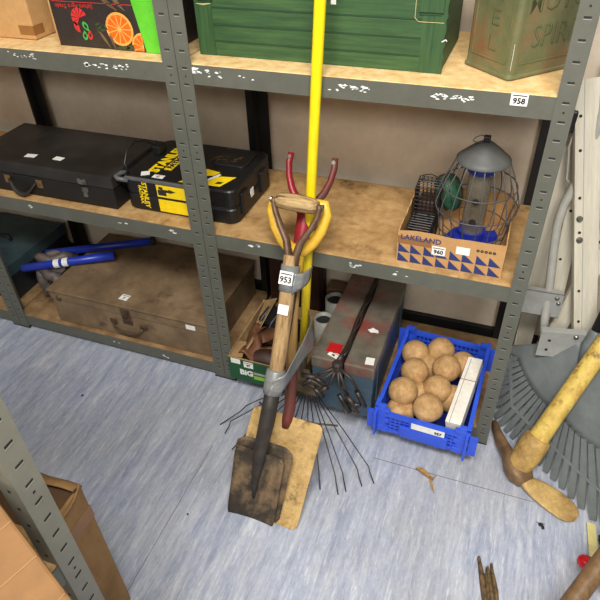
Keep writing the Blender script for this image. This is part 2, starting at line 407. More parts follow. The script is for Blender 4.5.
t = thing('fruit_box', 'black fruit box printed with orange slices and a lime green side strip', 'box', loc=(-.386,.058,z3-.0003))
XL, XR, DY, H = 0, .335, .26, .27
b = MB(); b.box(XL,XR,0,DY,0,H); b.build('body','print_black',t,bevel=.003)
MB().poly([(.268,-.0008,.0),(.331,-.0008,.0),(.331,-.0008,H),(.222,-.0008,H)]).build('green_panel','print_green',t)
def disc(cx, cz, r, y, m, a0=0, a1=2*PI, n=28, clip=None):
    p = [(cx, y, cz)] if a1-a0 < 2*PI-.01 else []
    k = n if a1-a0 < 2*PI-.01 else n-1
    p += [(cx + r*math.cos(a0+(a1-a0)*i/n), y, cz + r*math.sin(a0+(a1-a0)*i/n)) for i in range(k+1)]
    if clip: p = [(min(q[0], clip), q[1], max(q[2], .002)) for q in p]
    return p
def orange(cx, cz, r, clip=None, tilt=0):
    b = MB()
    b.poly(disc(cx, cz, r, -.0006, 0, clip=clip), 0); b.poly(disc(cx, cz, r*.93, -.0008, 0, clip=clip), 2)
    for k in range(11):
        a = k*2*PI/11
        b.poly(disc(cx+r*.09*math.cos(a+.28), cz+r*.09*math.sin(a+.28), r*.76, -.0010, 0, a+.012, a+2*PI/11-.012, 5, clip=clip), 1)
    b.poly(disc(cx, cz, r*.13, -.0011, 0, clip=clip), 2)
    b.build('printed_orange', ['orange_rind','orange_flesh','orange_pith'], t)
orange(.199, .051, .040); orange(.275, .078, .032, clip=.243); orange(.262, .012, .034, clip=.262)
b = MB()
for k in range(7):
    a = PI*.1 + k*PI*1.25/7
    b.poly(disc(.084, .072, .024, -.0009, 0, a, a+.46, 4), 0)
b.poly(disc(.078,.052,.016,-.0009,0,PI*.75,PI*1.5,8),0)
def leafp(cx, cz, l, w, a):
    p = []
    for i in range(12):
        s = i/12*2*PI; x = l*math.cos(s); z = w*math.sin(s)*(1 if x < 0 else (1-x/l*.6))
        p.append((cx + x*math.cos(a)-z*math.sin(a), -.0009, cz + x*math.sin(a)+z*math.cos(a)))
    return p
for (cx, cz, l, w_, a, m) in ((.098,.052,.013,.008,-1.0,1),(.090,.030,.012,.008,1.5,1),(.106,.032,.012,.0075,1.4,0)):
    b.poly(leafp(cx,cz,l,w_,a), m)
    b.add([(q[0]*.5+cx*.5,-.0011,q[2]*.5+cz*.5) for q in leafp(cx,cz,l,w_,a)], [tuple(range(12))], 2)
b.build('printed_emblem',['print_red','print_leaf','print_black'],t)
b = MB()
for (cx,cz,l,w_,a,m) in ((.137,.060,.010,.003,.3,0),(.142,.052,.010,.003,.9,0),(.150,.046,.011,.003,.2,0),(.135,.046,.009,.003,1.4,0),(.158,.054,.009,.003,2.2,0),
                     (.150,.022,.026,.004,-1.0,1),(.172,.018,.022,.004,-1.3,1),(.200,.006,.022,.005,.1,0),(.228,.009,.018,.007,.2,0),(.180,.110,.03,.006,-.6,1),(.205,.115,.03,.006,-.8,1)):
    b.poly(leafp(cx,cz,l,w_,a), m)
b.build('printed_leaves',['print_leaf_dark','chest_edge'],t)
text('Sahara Agro Trade', .0150, plane_m((.075,-.0009,.099),(-1,0,-.02),(0,0,-1)), 'print_red', t)
MB().box(.01,.25,-.0009,-.0005,.108,.1095).build('printed_line','print_red',t)
b = MB(); b.tube([(.001,0,.004),(.0,-.001,.08),(.003,-.001,.2),(0,0,.26)],.0022,6); b.build('worn_edge','cardboard',t)

t = thing('carton', 'green wood-print cardboard box with dovetail corners on the top shelf', 'box', loc=(.023,.078,z3-.0003))
BW, BD, BH = .594, .28, .28
b = MB(); b.box(.002,BW-.002,.002,BD,0,BH); b.build('body','green_wood',t)
b = MB()
for x0, x1 in ((0,.045),(BW-.05,BW)):
    MB().box(x0,x1,0.0006,.002,0,BH).build('corner_post','green_wood_post',t)
b = MB()
pr = [(BW, .0), ]
n = 26
for i in range(n+1):
    z = BH*i/n
    pr.append((BW+.0015+.0018*math.sin(i*2.4), z))
pr += [(BW-.001,BH)]
b.add([(x,0.0,z) for x,z in pr]+[(x,.004,z) for x,z in pr],[tuple(range(len(pr))),tuple(range(2*len(pr)-1,len(pr)-1,-1))]+[(i,len(pr)+i,len(pr)+(i+1)%len(pr),(i+1)%len(pr)) for i in range(len(pr))])
b.build('corner_flap','green_wood_post',t)
b = MB()
for z in (.035,.072,.110): MB().box(.045,BW-.05,.0004,.0022,z-.0016,z+.0016).build('plank_line','green_dark',t)
for x0,x1 in ((.013,.050),(BW-.058,BW-.006)):
    b = MB(); b.box(x0,x1,-.004,.002,.125,.2); b.box(x0+.002,x1-.004,-.0012,.002,.119,.126,1); b.build('tongue',['green_wood_post','green_dark'],t)
b = MB(); b.tube([(BW-.066,-.0006,.15),(BW-.066,-.0006,.112),(BW-.058,-.0006,.105),(BW-.004,-.0006,.105)],.0008,5)
b.build('die_cut_edge','kraft_edge',t)
b=MB(); b.tube([(.006,-.0002,.116),(.025,-.0004,.115),(.045,-.0002,.118)],[.0008,.0024,.0008],5); b.build('torn_edge','kraft_edge',t)
b = MB(); b.tube([(BW-.004,-.002,.068),(BW+.004,-.003,.073),(BW+.006,-.002,.070)],.0014,5); b.build('torn_paper','sticker',t)
sticker(t, FRONT(.347,-.0004,.150), .012, .04, None)
MB().box(-.008,BW+.006,-.006,BD+.004,BH,BH+.05).build('lid','green_wood',t,bevel=.004)

# fuel can, turned 45 degrees
ang = math.radians(47)
t = thing('fuel_can', 'rusty olive green metal fuel can with embossed letters on the top shelf', 'can',
          Matrix.Translation((.762,.063,z3)) @ Matrix.Rotation(ang,4,'Z'))
# local +x along right face, +y along left face (back-left)
LX, LY, LH = .235, .150, .27
def rr_poly(x0,x1,y0,y1,r,n=5):
    p=[]
    for cx,cy,a in ((x1-r,y1-r,0),(x0+r,y1-r,PI/2),(x0+r,y0+r,PI),(x1-r,y0+r,1.5*PI)):
        for i in range(n+1): p.append((cx+r*math.cos(a+i*PI/2/n),cy+r*math.sin(a+i*PI/2/n)))
    return p
b = MB(); rings=[]
for z,ins in ((0,.004),(.002,0),(.007,0),(.010,.003),(.014,.003),(LH-.014,.003),(LH-.01,0),(LH-.003,0),(LH,.004)):
    rings.append([(x,y,z) for x,y in rr_poly(ins,LX-ins,ins,LY-ins,.012)])
b.loft(rings); body=b.build('body','jerry',t,smooth=False,bevel=.0012)
# raised panels
b = MB()
def rim(bm, X, w, h, t_=.004, d=.0015):
    for (x0,x1,y0,y1) in ((0,w,0,t_),(0,w,h-t_,h),(0,t_,t_,h-t_),(w-t_,w,t_,h-t_)): bm.box(x0,x1,y0,y1,0,d,X=X)
Xr = plane_m((.022,.003,.030),(1,0,0),(0,0,1)); Xl = plane_m((.003,LY-.02,.030),(0,-1,0),(0,0,1))
rim(b,Xr,LX-.044,.21); rim(b,Xl,LY-.04,.21)
b.build('pressed_border','jerry',t,bevel=.0012)
for wd_,zz in (('SPIRIT',.082),('MOTOR',.150)):
    text(wd_,.064,plane_m((.121,.0027,zz-.002),(1,0,0),(0,0,1)),'jerry_shadow',t,'embossed_lettering',bold=.0004,sx=.86)  # offset dark copy paints the shadow of the raised letters
    text(wd_,.064,plane_m((.119,.0022,zz),(1,0,0),(0,0,1)),'jerry',t,'embossed_lettering',bold=-.0014,sx=.86)
for i,s_ in enumerate(('L','E','L','B')):
    text(s_[0],.046,plane_m((.0028,LY*.46,.062+i*.050),(0,-1,0),(0,0,1)),'jerry_shadow',t,'embossed_lettering',bold=.0002,sx=1.2)
    text(s_[0],.046,plane_m((.0022,LY*.46-.002,.063+i*.050),(0,-1,0),(0,0,1)),'jerry',t,'embossed_lettering',bold=-.0012,sx=1.2)
for i in range(1,3):
    pass
b=MB(); b.tube([(.05,LY/2,LH),(.05,LY/2,LH+.035),(.15,LY/2,LH+.035),(.15,LY/2,LH)],.006,8); b.build('carry_handle','jerry',t)
b=MB(); b.lathe([(.02,LH),(.02,LH+.02),(.024,LH+.02),(.024,LH+.03)],20,X=Matrix.Translation((.20,LY/2,0))); b.build('screw_cap','brass',t)
# thin pale paint scratch low on the vertical corner
b=MB(); b.tube([(.0034,.0026,.022),(.0030,.0026,.03),(.0036,.0030,.05),(.0030,.003,.075)],.0007,5); b.build('paint_scratch','scratch',t)
# ------------------------------------------------------------------ middle shelf
t = thing('metal_case', 'flat black metal case with brass catches and a drooping leather handle', 'case', loc=(-.59,.038,z2-.0003))
b = MB(); b.box(-.275,.273,0,.272,0,.068); b.build('body','black_side',t,bevel=.003)
b = MB(); b.box(-.279,.277,-.004,.276,.071,.112); b.build('lid','black_paint',t,bevel=.004)
b = MB(); b.box(-.273,.271,.003,.269,.066,.073); b.build('lid_seam','steel',t)
for x in (-.235,.168):
    b = MB(); b.box(x-.014,x+.014,-.0075,-.003,.074,.089); b.box(x-.009,x+.009,-.011,-.006,.076,.084); b.box(x-.016,x-.006,-.008,-.003,.080,.093); b.box(x+.006,x+.016,-.008,-.003,.080,.093); b.box(x-.007,x+.007,-.006,.001,.030,.062); b.box(x-.011,x+.011,-.004,.001,.046,.060)
    b.build('catch','brass' if x<0 else 'steel',t,bevel=.001)
hd = MB(); pts=[(-.128,-.004,.050),(-.118,-.010,.038),(-.105,-.016,.020),(-.085,-.019,.010),(-.065,-.020,.010),(-.045,-.017,.022),(-.028,-.010,.040),(-.02,-.004,.050)]
hd.tube(pts,[.004,.006,.008,.0095,.0095,.008,.006,.004],10,flat=.55); h=hd.build('handle','leather_strap',t,smooth=True)
for x in (-.137,-.010):
    MB().box(x-.012,x+.012,-.003,.001,.032,.060).build('handle_plate','brass',t,bevel=.002)
sticker(t,TOP(-.062,.052,.1125,.12),.038,.022); sticker(t,TOP(.040,.060,.1125,-.05),.034,.022)

t = thing('tool_case', 'black power tool case with yellow print lying flat behind the paired posts', 'case', loc=(-.293,.06,z2-.0003))
CW, CD, CH = .375, .275, .112
def rbox(bm, x0,x1,y0,y1,z0,z1,r,m=0,e=.006):
    rings=[]
    for z,i in ((z0,e),(z0+e*.4,e*.35),(z0+e,0),(z1-e,0),(z1-e*.4,e*.35),(z1,e)):
        rings.append([(x,y,z) for x,y in rr_poly(x0+i,x1-i,y0+i,y1-i,r)])
    bm.loft(rings,m)
b=MB(); rbox(b,0,CW,0,CD,0,.052,.028); b.build('base_shell','black_plastic',t,smooth=False)
b=MB(); rbox(b,0,CW,0,CD,.055,CH,.028); b.build('lid_shell','black_plastic',t)
b=MB(); rbox(b,.004,CW-.004,.004,CD-.004,.048,.060,.026); b.build('seam_band','slot_dark',t)
# front grey rim of the lid
b=MB(); b.box(.012,.30,-.0035,.004,CH-.012,CH-.001); b.build('grey_rim','grey_plastic',t,bevel=.002)
# front yellow print panels
b=MB(); b.box(.118,.240,-.0008,.001,.058,CH-.014); b.build('yellow_panel','tool_yellow',t)
b=MB(); b.box(.118,.240,-.0008,.001,.008,.049); b.build('yellow_panel','tool_yellow',t)
b=MB(); b.box(.122,.150,-.0014,0,.064,.082); b.box(.132,.166,-.0015,0,.076,.084); b.box(.126,.140,-.0014,0,.084,.092)
b.poly([(.160,-.0016,.074),(.184,-.0016,.081),(.160,-.0016,.088)]); b.build('printed_drill_picture','print_black',t)
# lettering
xd=V((0,-1,0))
text('STANLEY',.022,plane_m((.076,-.001,.056),(0,0,-1),(1,0,0)),'tool_yellow',t,bold=.0008,sx=.95)
text('FATMAX',.016,plane_m((.060,-.001,.056),(0,0,-1),(1,0,0)),'tool_yellow',t,bold=.0006)
text('STANLEY',.046,plane_m((.085,.138,CH+.0006),(0,1,0),(-1,0,0)),'tool_yellow',t,bold=.0024,sx=.98)
b=MB(); b.box(.108,.134,.070,.200,CH,CH+.0008); fm=b.build('yellow_bar','tool_yellow',t)
text('FATMAX',.024,plane_m((.1210,.135,CH+.0012),(0,1,0),(-1,0,0)),'ink',t,bold=.0014,sx=1.2)
# raised side latches and centre recess
for y in (.06,.20):
    b=MB(); b.box(CW-.006,CW+.008,y-.022,y+.022,.018,.088); b.build('side_latch','black_plastic',t,bevel=.004)
b=MB(); b.box(CW-.002,CW+.0016,.108,.128,.040,.066); b.build('maker_label','sticker',t)
b=MB(); rbox(b,.23,.345,.14,.255,CH-.002,CH+.006,.02); b.build('raised_panel','black_plastic',t)
# yellow triangle print on the top right
b=MB(); b.poly([(.262,.014,CH+.0006),(.322,.018,CH+.0006),(.345,.085,CH+.0006),(.290,.075,CH+.0006)],0)
b.poly([(.225,.060,CH+.0006),(.275,.075,CH+.0006),(.285,.100,CH+.0006),(.235,.110,CH+.0006)],0)
b.poly([(.190,.010,CH+.0006),(.215,.010,CH+.0006),(.225,.050,CH+.0006)],0)
b.poly([(.262,.040,CH+.0010),(.268,.032,CH+.0010),(.296,.085,CH+.0010),(.286,.090,CH+.0010)],1)
b.poly([(.300,.030,CH+.0010),(.318,.032,CH+.0010),(.322,.046,CH+.0010),(.304,.044,CH+.0010)],2)
b.build('printed_tool_picture',['tool_yellow','sticker','ink'],t)
b=MB()
rnd=random.Random(3)
for i in range(16):
    y=.165+rnd.uniform(-.02,.03); x=.245+rnd.uniform(-.02,.06); a=rnd.uniform(-.5,.9)
    l=rnd.uniform(.01,.022)
    b.poly([(x,y,CH+.0072),(x+l*math.cos(a),y+l*math.sin(a),CH+.0072),(x+l*math.cos(a)-.002,y+l*math.sin(a)+.003,CH+.0072),(x-.002,y+.0025,CH+.0072)])
b.build('worn_print','brass',t)
sticker(t,TOP(.068,.030,CH+.0006,.5),.026,.026); sticker(t,TOP(.118,.022,CH+.0006,.0),.036,.020,'61',ts=.45)
# carry handle on the left front corner and power cord loop
b=MB(); b.tube([(.025,-.004,CH-.012),(-.004,-.014,CH-.006),(-.012,-.010,CH-.004),(-.014,.02,CH-.006),(.0,.05,CH-.012)],.0075,8); b.build('carry_handle','grey_plastic',t,smooth=True)
cd=[(.020,.012,CH+.002),(.008,.02,CH+.03),(.006,.045,CH+.058),(.012,.085,CH+.072),(.022,.125,CH+.060),(.030,.155,CH+.035),(.040,.175,CH+.006)]
b=MB(); b.tube(cd,.0038,8); b.build('cord_loop','black_plastic',t,smooth=True)
b=MB(); b.box(.022,.048,.150,.195,CH,CH+.03); b.build('cord_clip','black_plastic',t,bevel=.005)

t = thing('shoe_tray_box', 'open cardboard box with navy triangle print holding the bird feeder', 'box', loc=(.563,.031,z2-.0003))
LW, LD, LH = .270, .258, .098
b=MB()
th=.003
def wallz(n, seed, h):
    rnd=random.Random(seed); return [h + (rnd.uniform(-.006,.002)) for i in range(n+1)]
def jag(x0,y0,x1,y1,h,n,seed,nx,ny):
    zs=wallz(n,seed,h); vs=[];fs=[]
    for i in range(n+1):
        x=x0+(x1-x0)*i/n; y=y0+(y1-y0)*i/n
        vs+=[(x,y,0),(x,y,zs[i]),(x+nx*th,y+ny*th,zs[i]),(x+nx*th,y+ny*th,0)]
    for i in range(n):
        a=i*4;c=a+4
        fs+=[(a,c,c+1,a+1),(a+1,c+1,c+2,a+2),(a+2,c+2,c+3,a+3),(a+3,c+3,c,a)]
    fs+=[(0,1,2,3),(n*4+3,n*4+2,n*4+1,n*4)]
    b.add(vs,fs)
jag(0,0,LW,0,LH,6,1,0,1); jag(LW,th,LW,LD-th,LH,16,2,-1,0); jag(0,th,0,LD-th,LH,16,3,1,0); jag(0,LD,LW,LD,LH+.01,6,4,0,-1)
b.box(th,LW-th,th,LD-th,0,.003)
b.build('tray','cardboard',t)
b=MB(); ft=.056; nT=8; dx=(LW-.004)/nT
for r in range(2):
    for i in range(nT):
        x0=.002+i*dx; x1=x0+dx; za=.002+r*ft/2; zb=za+ft/2; y=-.0008
        if (i+0)%1==0:
            if r==0: b.poly([(x0+dx*.05,y,za),(x1,y,za),(x0+dx*.05,y,zb-.001)])
            else: b.poly([(x0+dx*.05,y,za+.001),(x1,y,za+.001),(x0+dx*.05,y,zb)]) if i%2==0 else b.poly([(x0,y,zb),(x0+dx*.95,y,za+.001),(x0,y,za+.001)])
for i in range(3): 
    y0=.01+i*.08; b.poly([(LW+.0008,y0,.004),(LW+.0008,y0+.07,.004),(LW+.0008,y0,.054)])
b.build('triangle_print','lake_blue',t)
b=MB(); b.box(.001,.088,-.0013,0,.058,LH-.018); b.build('clear_tape','tape_brown',t)
text('LAKELAND',.021,FRONT(.060,-.0016,.078),'lake_blue',t,bold=.0003)
text('O O O O O',.009,FRONT(.224,-.0012,.072),'print_black',t,bold=.0008)
sticker(t,FRONT(.108,-.0008,.052),.034,.026,'960'); sticker(t,FRONT(.168,-.0008,.064),.034,.022)
# wire baskets / suet feeders in the box
def wire_cage(org, rz, sx, sy, sz, nx, ny, nz, label):
    X = Matrix.Translation(org) @ Matrix.Rotation(rz[0],4,'Z') @ Matrix.Rotation(rz[1],4,'X') @ Matrix.Rotation(rz[2],4,'Y')
    t = thing('wire_feeder_basket', label, 'bird feeder', X, group='black wire feeder baskets')
    b = MB(); r=.0017
    for i in range(nz+1):
        z=sz*i/nz; b.tube([(0,0,z),(sx,0,z),(sx,sy,z),(0,sy,z)],r,5,closed=True)
    for i in range(nx+1):
        x=sx*i/nx
        b.tube([(x,0,0),(x,0,sz)],r,5); b.tube([(x,sy,0),(x,sy,sz)],r,5); b.tube([(x,0,0),(x,sy,0)],r,5)
    for i in range(1,ny):
        y=sy*i/ny
        b.tube([(0,y,0),(0,y,sz)],r,5); b.tube([(sx,y,0),(sx,y,sz)],r,5); b.tube([(0,y,sz),(sx,y,sz)],r,5)
    b.build('wire_mesh','black_wire',t)
    
    b=MB(); b.tube([(.01,sy/2,sz+.004),(sx/2-.02,sy/2,sz+.022),(sx/2,sy/2,sz+.028),(sx/2+.02,sy/2,sz+.022),(sx-.01,sy/2,sz+.004)],.0014,5); b.build('hanging_loop','black_wire',t)
    b=MB(); rbox(b,.008,sx-.008,.008,sy-.008,.004,sz*.72,.008); b.build('feed_holder','leather_dark',t,smooth=True)
    return t
wire_cage((.577,.165,z2+.006),(0,.08,0),.064,.064,.150,6,5,12,'black wire feeder basket standing in the back left of the open box')
wire_cage((.578,.050,z2+.006),(0,-.02,.02),.058,.105,.080,5,8,6,'short black wire feeder basket in the front left of the open box')
# netting feeder
t = thing('net_feeder', 'green netted seed feeder leaning inside the open box', 'bird feeder', loc=(.655,.245,z2+.11))
b=MB(); b.lathe([(.006,-.06),(.022,-.05),(.034,-.025),(.037,.0),(.034,.025),(.024,.043),(.008,.05)],20,X=Matrix.Rotation(-.3,4,'Y')); b.build('body','net_green',t,smooth=True)
b=MB()
for k in range(5):
    a=k*PI/5; b.tube([(X_[0]*math.cos(a)*1.06,X_[0]*math.sin(a)*1.06,X_[1]) for X_ in ((.036,0),(.033,.026),(.022,.045),(0,.054),(-.022,.045),(-.033,.026),(-.036,0),(-.033,-.026),(-.02,-.05))],.001,5,X=Matrix.Rotation(-.3,4,'Y'))
b.build('wire_guard','black_wire',t)
# squirrel proof feeder
fc=V((.737,.165,z2+.004))
Xf=Matrix.Translation(fc) @ Matrix.Rotation(math.radians(2),4,'X')
t = thing('bird_feeder', 'caged squirrel-proof bird feeder with grey domed cap standing in the open box', 'bird feeder', Xf)
b=MB(); b.lathe([(.066,.252),(.067,.255),(.058,.263),(.041,.279),(.025,.292),(.014,.300),(.004,.302)],36); b.lathe([(.064,.2525),(.055,.261),(.038,.277),(.01,.288)],36)
b.build('cap','feeder_grey',t,smooth=True)
b=MB(); b.box(-.008,.008,-.007,.007,.298,.316); b.build('cap_clip','black_plastic',t,bevel=.002)
b=MB(); b.tube([(-.002,0,.312),(-.014,-.004,.318),(-.028,-.008,.312),(-.032,-.01,.303),(-.022,-.008,.300),(-.008,-.003,.304)],.0014,6); b.build('hanging_ring','feeder_wire',t)
prof=[(.052,.012),(.084,.028),(.090,.06),(.094,.095),(.106,.135),(.099,.165),(.087,.20),(.070,.24),(.062,.257)]
b=MB()
for k in range(18):
    a=2*PI*k/18
    b.tube([(r*math.cos(a),r*math.sin(a),z) for r,z in prof],.0016,6)
for r,z in ((.090,.06),(.104,.125),(.094,.185),(.052,.012)):
    b.tube([(r*math.cos(2*PI*k/40),r*math.sin(2*PI*k/40),z) for k in range(40)],.0017,6,closed=True)
b.build('wire_cage','feeder_wire',t,smooth=True)
b=MB(); b.lathe([(.030,.02),(.030,.235)],24,cap=False); b.build('seed_tube','feeder_tube',t,smooth=True)
b=MB(); b.lathe([(.020,.0),(.062,.010),(.064,.016),(.034,.022),(.033,.045),(.036,.048)],28)
for k in range(4):
    a=k*PI/2+.4; b.box(.03,.07,-.012,.012,.012,.03,X=Matrix.Rotation(a,4,'Z'))
b.build('base_tray','feeder_blue',t,bevel=.001)
b=MB(); b.lathe([(.034,.222),(.036,.225),(.036,.24)],24); b.build('tube_collar','feeder_blue',t)
for zz in (.09,.15):
    b=MB(); b.lathe([(.007,.0),(.009,.003),(.009,.006)],16,X=Matrix.Translation((0,-.030,zz)) @ Matrix.Rotation(PI/2,4,'X')); b.build('feeding_port','slot_dark',t)
# ------------------------------------------------------------------ bottom shelf left bay
t = thing('wooden_chest', 'long worn brown wooden chest with iron hasp on the bottom shelf', 'chest', loc=(-.71,.022,z1-.0003))
CW,CD,CH=.655,.39,.155
b=MB(); b.box(0,CW,0,CD,0,.108); b.build('body','chest_wood',t,bevel=.003)
b=MB(); b.box(-.003,CW+.003,-.003,CD+.003,.110,.150); b.build('lid','chest_wood',t,bevel=.003)
b=MB(); b.box(-.008,CW+.008,-.008,CD+.006,.148,CH+.001); b.build('lid_top_board','chest_wood',t,bevel=.002)
b=MB(); b.box(.305,.345,-.0045,0,.070,.140); b.box(.312,.338,-.010,-.003,.088,.100); b.box(.318,.332,-.013,-.003,.102,.112); b.build('hasp','rust_metal',t,bevel=.001)
for x in (.262,.388):
    b=MB(); b.box(x-.014,x+.014,-.005,0,.058,.080); b.build('handle_lug','rust_metal',t,bevel=.002)
b=MB(); b.tube([(.262,-.008,.066),(.270,-.014,.054),(.290,-.020,.046),(.325,-.022,.043),(.360,-.020,.046),(.380,-.014,.054),(.388,-.008,.066)],.0048,8); b.build('handle','rust_metal',t,smooth=True)
b=MB(); b.lathe([(.012,0),(.010,.004),(.004,.007)],12,X=plane_m((.036,-.004,.122),(1,0,0),(0,0,1))); b.build('stud','rust_metal',t)
sticker(t,TOP(.303,.040,CH+.0014,-.05),.034,.030,'7',ts=.4)
sticker(t,FRONT(.590,-.0085+.004,.128),.036,.020)

# blue pipe bender
pA,pB=V((-.900,.103,.213)),V((-.556,.235,.260)); qA,qB=V((-.86,.20,.228)),V((-.465,.375,.256))
t = thing('pipe_bender', 'blue tubular handled tool with cast metal head resting on the chest corner', 'tool', loc=(-.80,.16,z1))
o0=V((-.80,.16,z1))
def rel(*ps): return [V(p)-o0 for p in ps]
b=MB(); b.tube(rel(pA,pA.lerp(pB,.5),pB),[.016,.0165,.0165],16); h1=b.build('handle','blue_paint',t,smooth=True)
b=MB(); b.tube(rel(pB-(pB-pA)*.004,pB+(pB-pA)*.002),.0125,14); b.build('tube_opening','slot_dark',h1)
b=MB(); b.tube(rel(qA,qA.lerp(qB,.5),qB),[.015,.0155,.0155],16); h2=b.build('handle','blue_paint',t,smooth=True)
b=MB(); b.tube(rel(qB-(qB-qA)*.03,qB+(qB-qA)*.004),.018,14); b.build('end_cap','slot_dark',h2)
for k in (.38,.475):
    c=pA.lerp(pB,k); dd=(pB-pA).normalized()
    b=MB(); b.tube(rel(c-dd*.011,c+dd*.011),.0174,16); b.build('white_tape_band','sticker',t)
def blob(bm, c, r, seed, m=0, n=10, amp=.25, sq=(1,1,1), X=None):
    vs=[];fs=[]
    for i in range(n+1):
        th_=PI*i/n
        for j in range(2*n):
            ph=PI*j/n
            d=V((math.sin(th_)*math.cos(ph),math.sin(th_)*math.sin(ph),math.cos(th_)))
            k=r*(1+amp*noise.noise(d*1.7+V((seed,seed*2,0))))
            vs.append(V(c)+V((d.x*sq[0],d.y*sq[1],d.z*sq[2]))*k)
    for i in range(n):
        for j in range(2*n):
            l=(j+1)%(2*n); fs.append((i*2*n+j,(i+1)*2*n+j,(i+1)*2*n+l,i*2*n+l))
    bm.add(vs,fs,m,X)
b=MB()
XX=lambda p: V(p)-o0
b.lathe([(.045,-.012),(.05,-.008),(.038,-.003),(.038,.003),(.05,.008),(.045,.012)],24,X=Matrix.Translation(XX((-.80,.17,.215)))@Matrix.Rotation(1.1,4,'X')@Matrix.Rotation(.3,4,'Y'))
b.build('former_wheel','cast_iron',t,bevel=.001)
b=MB()
b.tube(rel((-.87,.16,.24),(-.84,.15,.245),(-.80,.16,.235),(-.76,.19,.245),(-.74,.21,.235)),[.014,.02,.016,.02,.012],10)
b.tube(rel((-.86,.15,.22),(-.85,.13,.16),(-.84,.13,.09),(-.83,.15,z1+.012)),[.016,.02,.018,.012],10)
b.tube(rel((-.78,.13,.19),(-.76,.13,.14),(-.77,.15,z1+.013)),[.018,.022,.012],10)
b.tube(rel((-.86,.14,.21),(-.80,.13,.18),(-.76,.14,.18)),[.016,.022,.014],10)
b.build('cast_head','cast_iron',t,smooth=True)
b=MB(); b.tube(rel((-.84,.105,.10),(-.84,.19,.10)),.009,10); b.tube(rel((-.78,.10,.155),(-.78,.2,.155)),.008,10); b.build('pivot_pin','steel',t)

for i,(lab,x0,x1,y0,y1,h,mt,mb) in enumerate((('teal blue metal toolbox behind the leftmost front posts',-1.32,-.955,.07,.42,.155,'teal_metal','teal_dark'),
                                ('dark metal toolbox at the far left of the bottom shelf',-1.72,-1.34,.06,.42,.20,'teal_dark','teal_dark'))):
    t = thing('metal_toolbox',lab,'toolbox',loc=((x0+x1)/2,y0,z1-.0003)); w=(x1-x0)/2; d=y1-y0
    MB().box(-w,w,0,d,0,h*.7).build('body',mb if i else 'teal_dark',t,bevel=.004)
    MB().box(-w-.003,w+.003,-.003,d+.003,h*.7,h).build('lid',mt,t,bevel=.006)
    MB().box(w-.03,w+.004,-.004,d+.004,h,h+.004).build('lid_edge_strip',mt,t,bevel=.001)
    MB().tube([(-.06,d*.5,h),(-.05,d*.5,h+.02),(.05,d*.5,h+.02),(.06,d*.5,h)],.006,8).build('handle','teal_dark',t,smooth=True)
    for x in (-w*.6,w*.6): MB().box(x-.012,x+.012,-.008,0,h*.5,h*.85).build('catch','steel',t,bevel=.002)
# ------------------------------------------------------------------ bottom shelf right bay
t = thing('open_carton', 'green open-topped cardboard box filled with brown leather pieces', 'box', loc=(.048,-.042,z1-.0003))
GW,GD,GH=.262,.30,.100
b=MB(); th=.003
b.box(0,GW,0,th,0,GH); b.box(0,th,th,GD-th,0,GH+.004); b.box(GW-th,GW,th,GD-th,0,GH); b.box(0,GW,GD-th,GD,0,GH+.01); b.box(th,GW-th,th,GD-th,0,.003)
b.build('tray','cardboard_inner',t)
b=MB(); b.box(-.0008,GW,-.0009,-.0001,.0,GH-.003); b.build('green_print','box_green',t)
text('BiG',.032,FRONT(.062,-.0013,.040),'sticker',t,bold=.0014)
b=MB(); b.box(.088,.135,-.0016,-.0009,.020,.036); b.box(.088,.150,-.0014,-.0009,.042,.052,1); b.build('printed_patch',['box_lime','grey_pot'],t)
sticker(t,FRONT(.026,-.001,.086),.034,.021); sticker(t,FRONT(.072,-.001,.080),.034,.026,'97',ts=.4)
b=MB(); b.add([(.003,.003,.098),(.04,.02,.085),(.02,.10,.08),(.003,.08,.100)],[(0,1,2,3)]); b.build('inner_flap','cardboard_inner',t,solid=.002)
# leather holster pieces
t = thing('leather_holster', 'brown leather holster with a cut-out window in the green box', 'leather goods', loc=(.150,.070,z1+.075))
b=MB()
def ringpoly(n, ro, ri, sx, sy):
    vs=[];fs=[]
    for k in range(n):
        a=2*PI*k/n
        h=.012*math.sin(2*a)+.01*math.cos(a)
        vs.append((ro*sx*math.cos(a),ro*sy*math.sin(a),h)); 
        c,s=math.cos(a),math.sin(a); q=max(abs(c),abs(s))
        vs.append((ri*sx*c/q,ri*sy*.62*s/q,h+.008))
    for k in range(n):
        l=(k+1)%n; fs.append((2*k,2*l,2*l+1,2*k+1))
    return vs,fs
vs,fs=ringpoly(28,.085,.030,1,.92); b.add(vs,fs,0,Matrix.Rotation(.25,4,'Z')@Matrix.Rotation(.30,4,'X'))
o=b.build('panel','leather',t,smooth=True,solid=.006)
b=MB(); b.tube([(-.075,-.05,.0),(-.06,-.01,.03),(-.045,.03,.04),(-.035,.06,.03)],.0045,8,flat=.4); b.build('strap','leather',t,smooth=True)
b=MB(); b.grid(lambda u,v:((-.07+.15*u),(-.08+.06*v),-.018+.03*math.sin(PI*u)*math.sin(PI*v*.8)),12,6); b.build('pouch','leather_dark',t,smooth=True,solid=.006)
t = thing('leather_pouch', 'crumpled tan leather pouch at the left end of the green box', 'leather goods', loc=(.088,.06,z1+.05))
b=MB(); b.grid(lambda u,v:(-.028+.06*u+.008*math.sin(6*v),-.07+.15*v,.02+.022*math.sin(PI*u)+.012*math.sin(5*u+7*v)),14,14); b.build('body','leather',t,smooth=True,solid=.005)
b=MB(); b.tube([(0,-.05,.04),(.01,-.02,.055),(.0,.02,.05)],.004,8); b.build('strap','cardboard_inner',t,smooth=True)
t = thing('cardboard_divider','tan cardboard sheet leaning in the back of the green box','cardboard',loc=(.064,.15,z1+.02))
b=MB(); b.add([(0,-.09,.03),(.03,-.09,.075),(.05,.085,.13),(.0,.095,.10)],[(0,1,2,3)]); b.build('sheet','cardboard_inner',t,solid=.003)
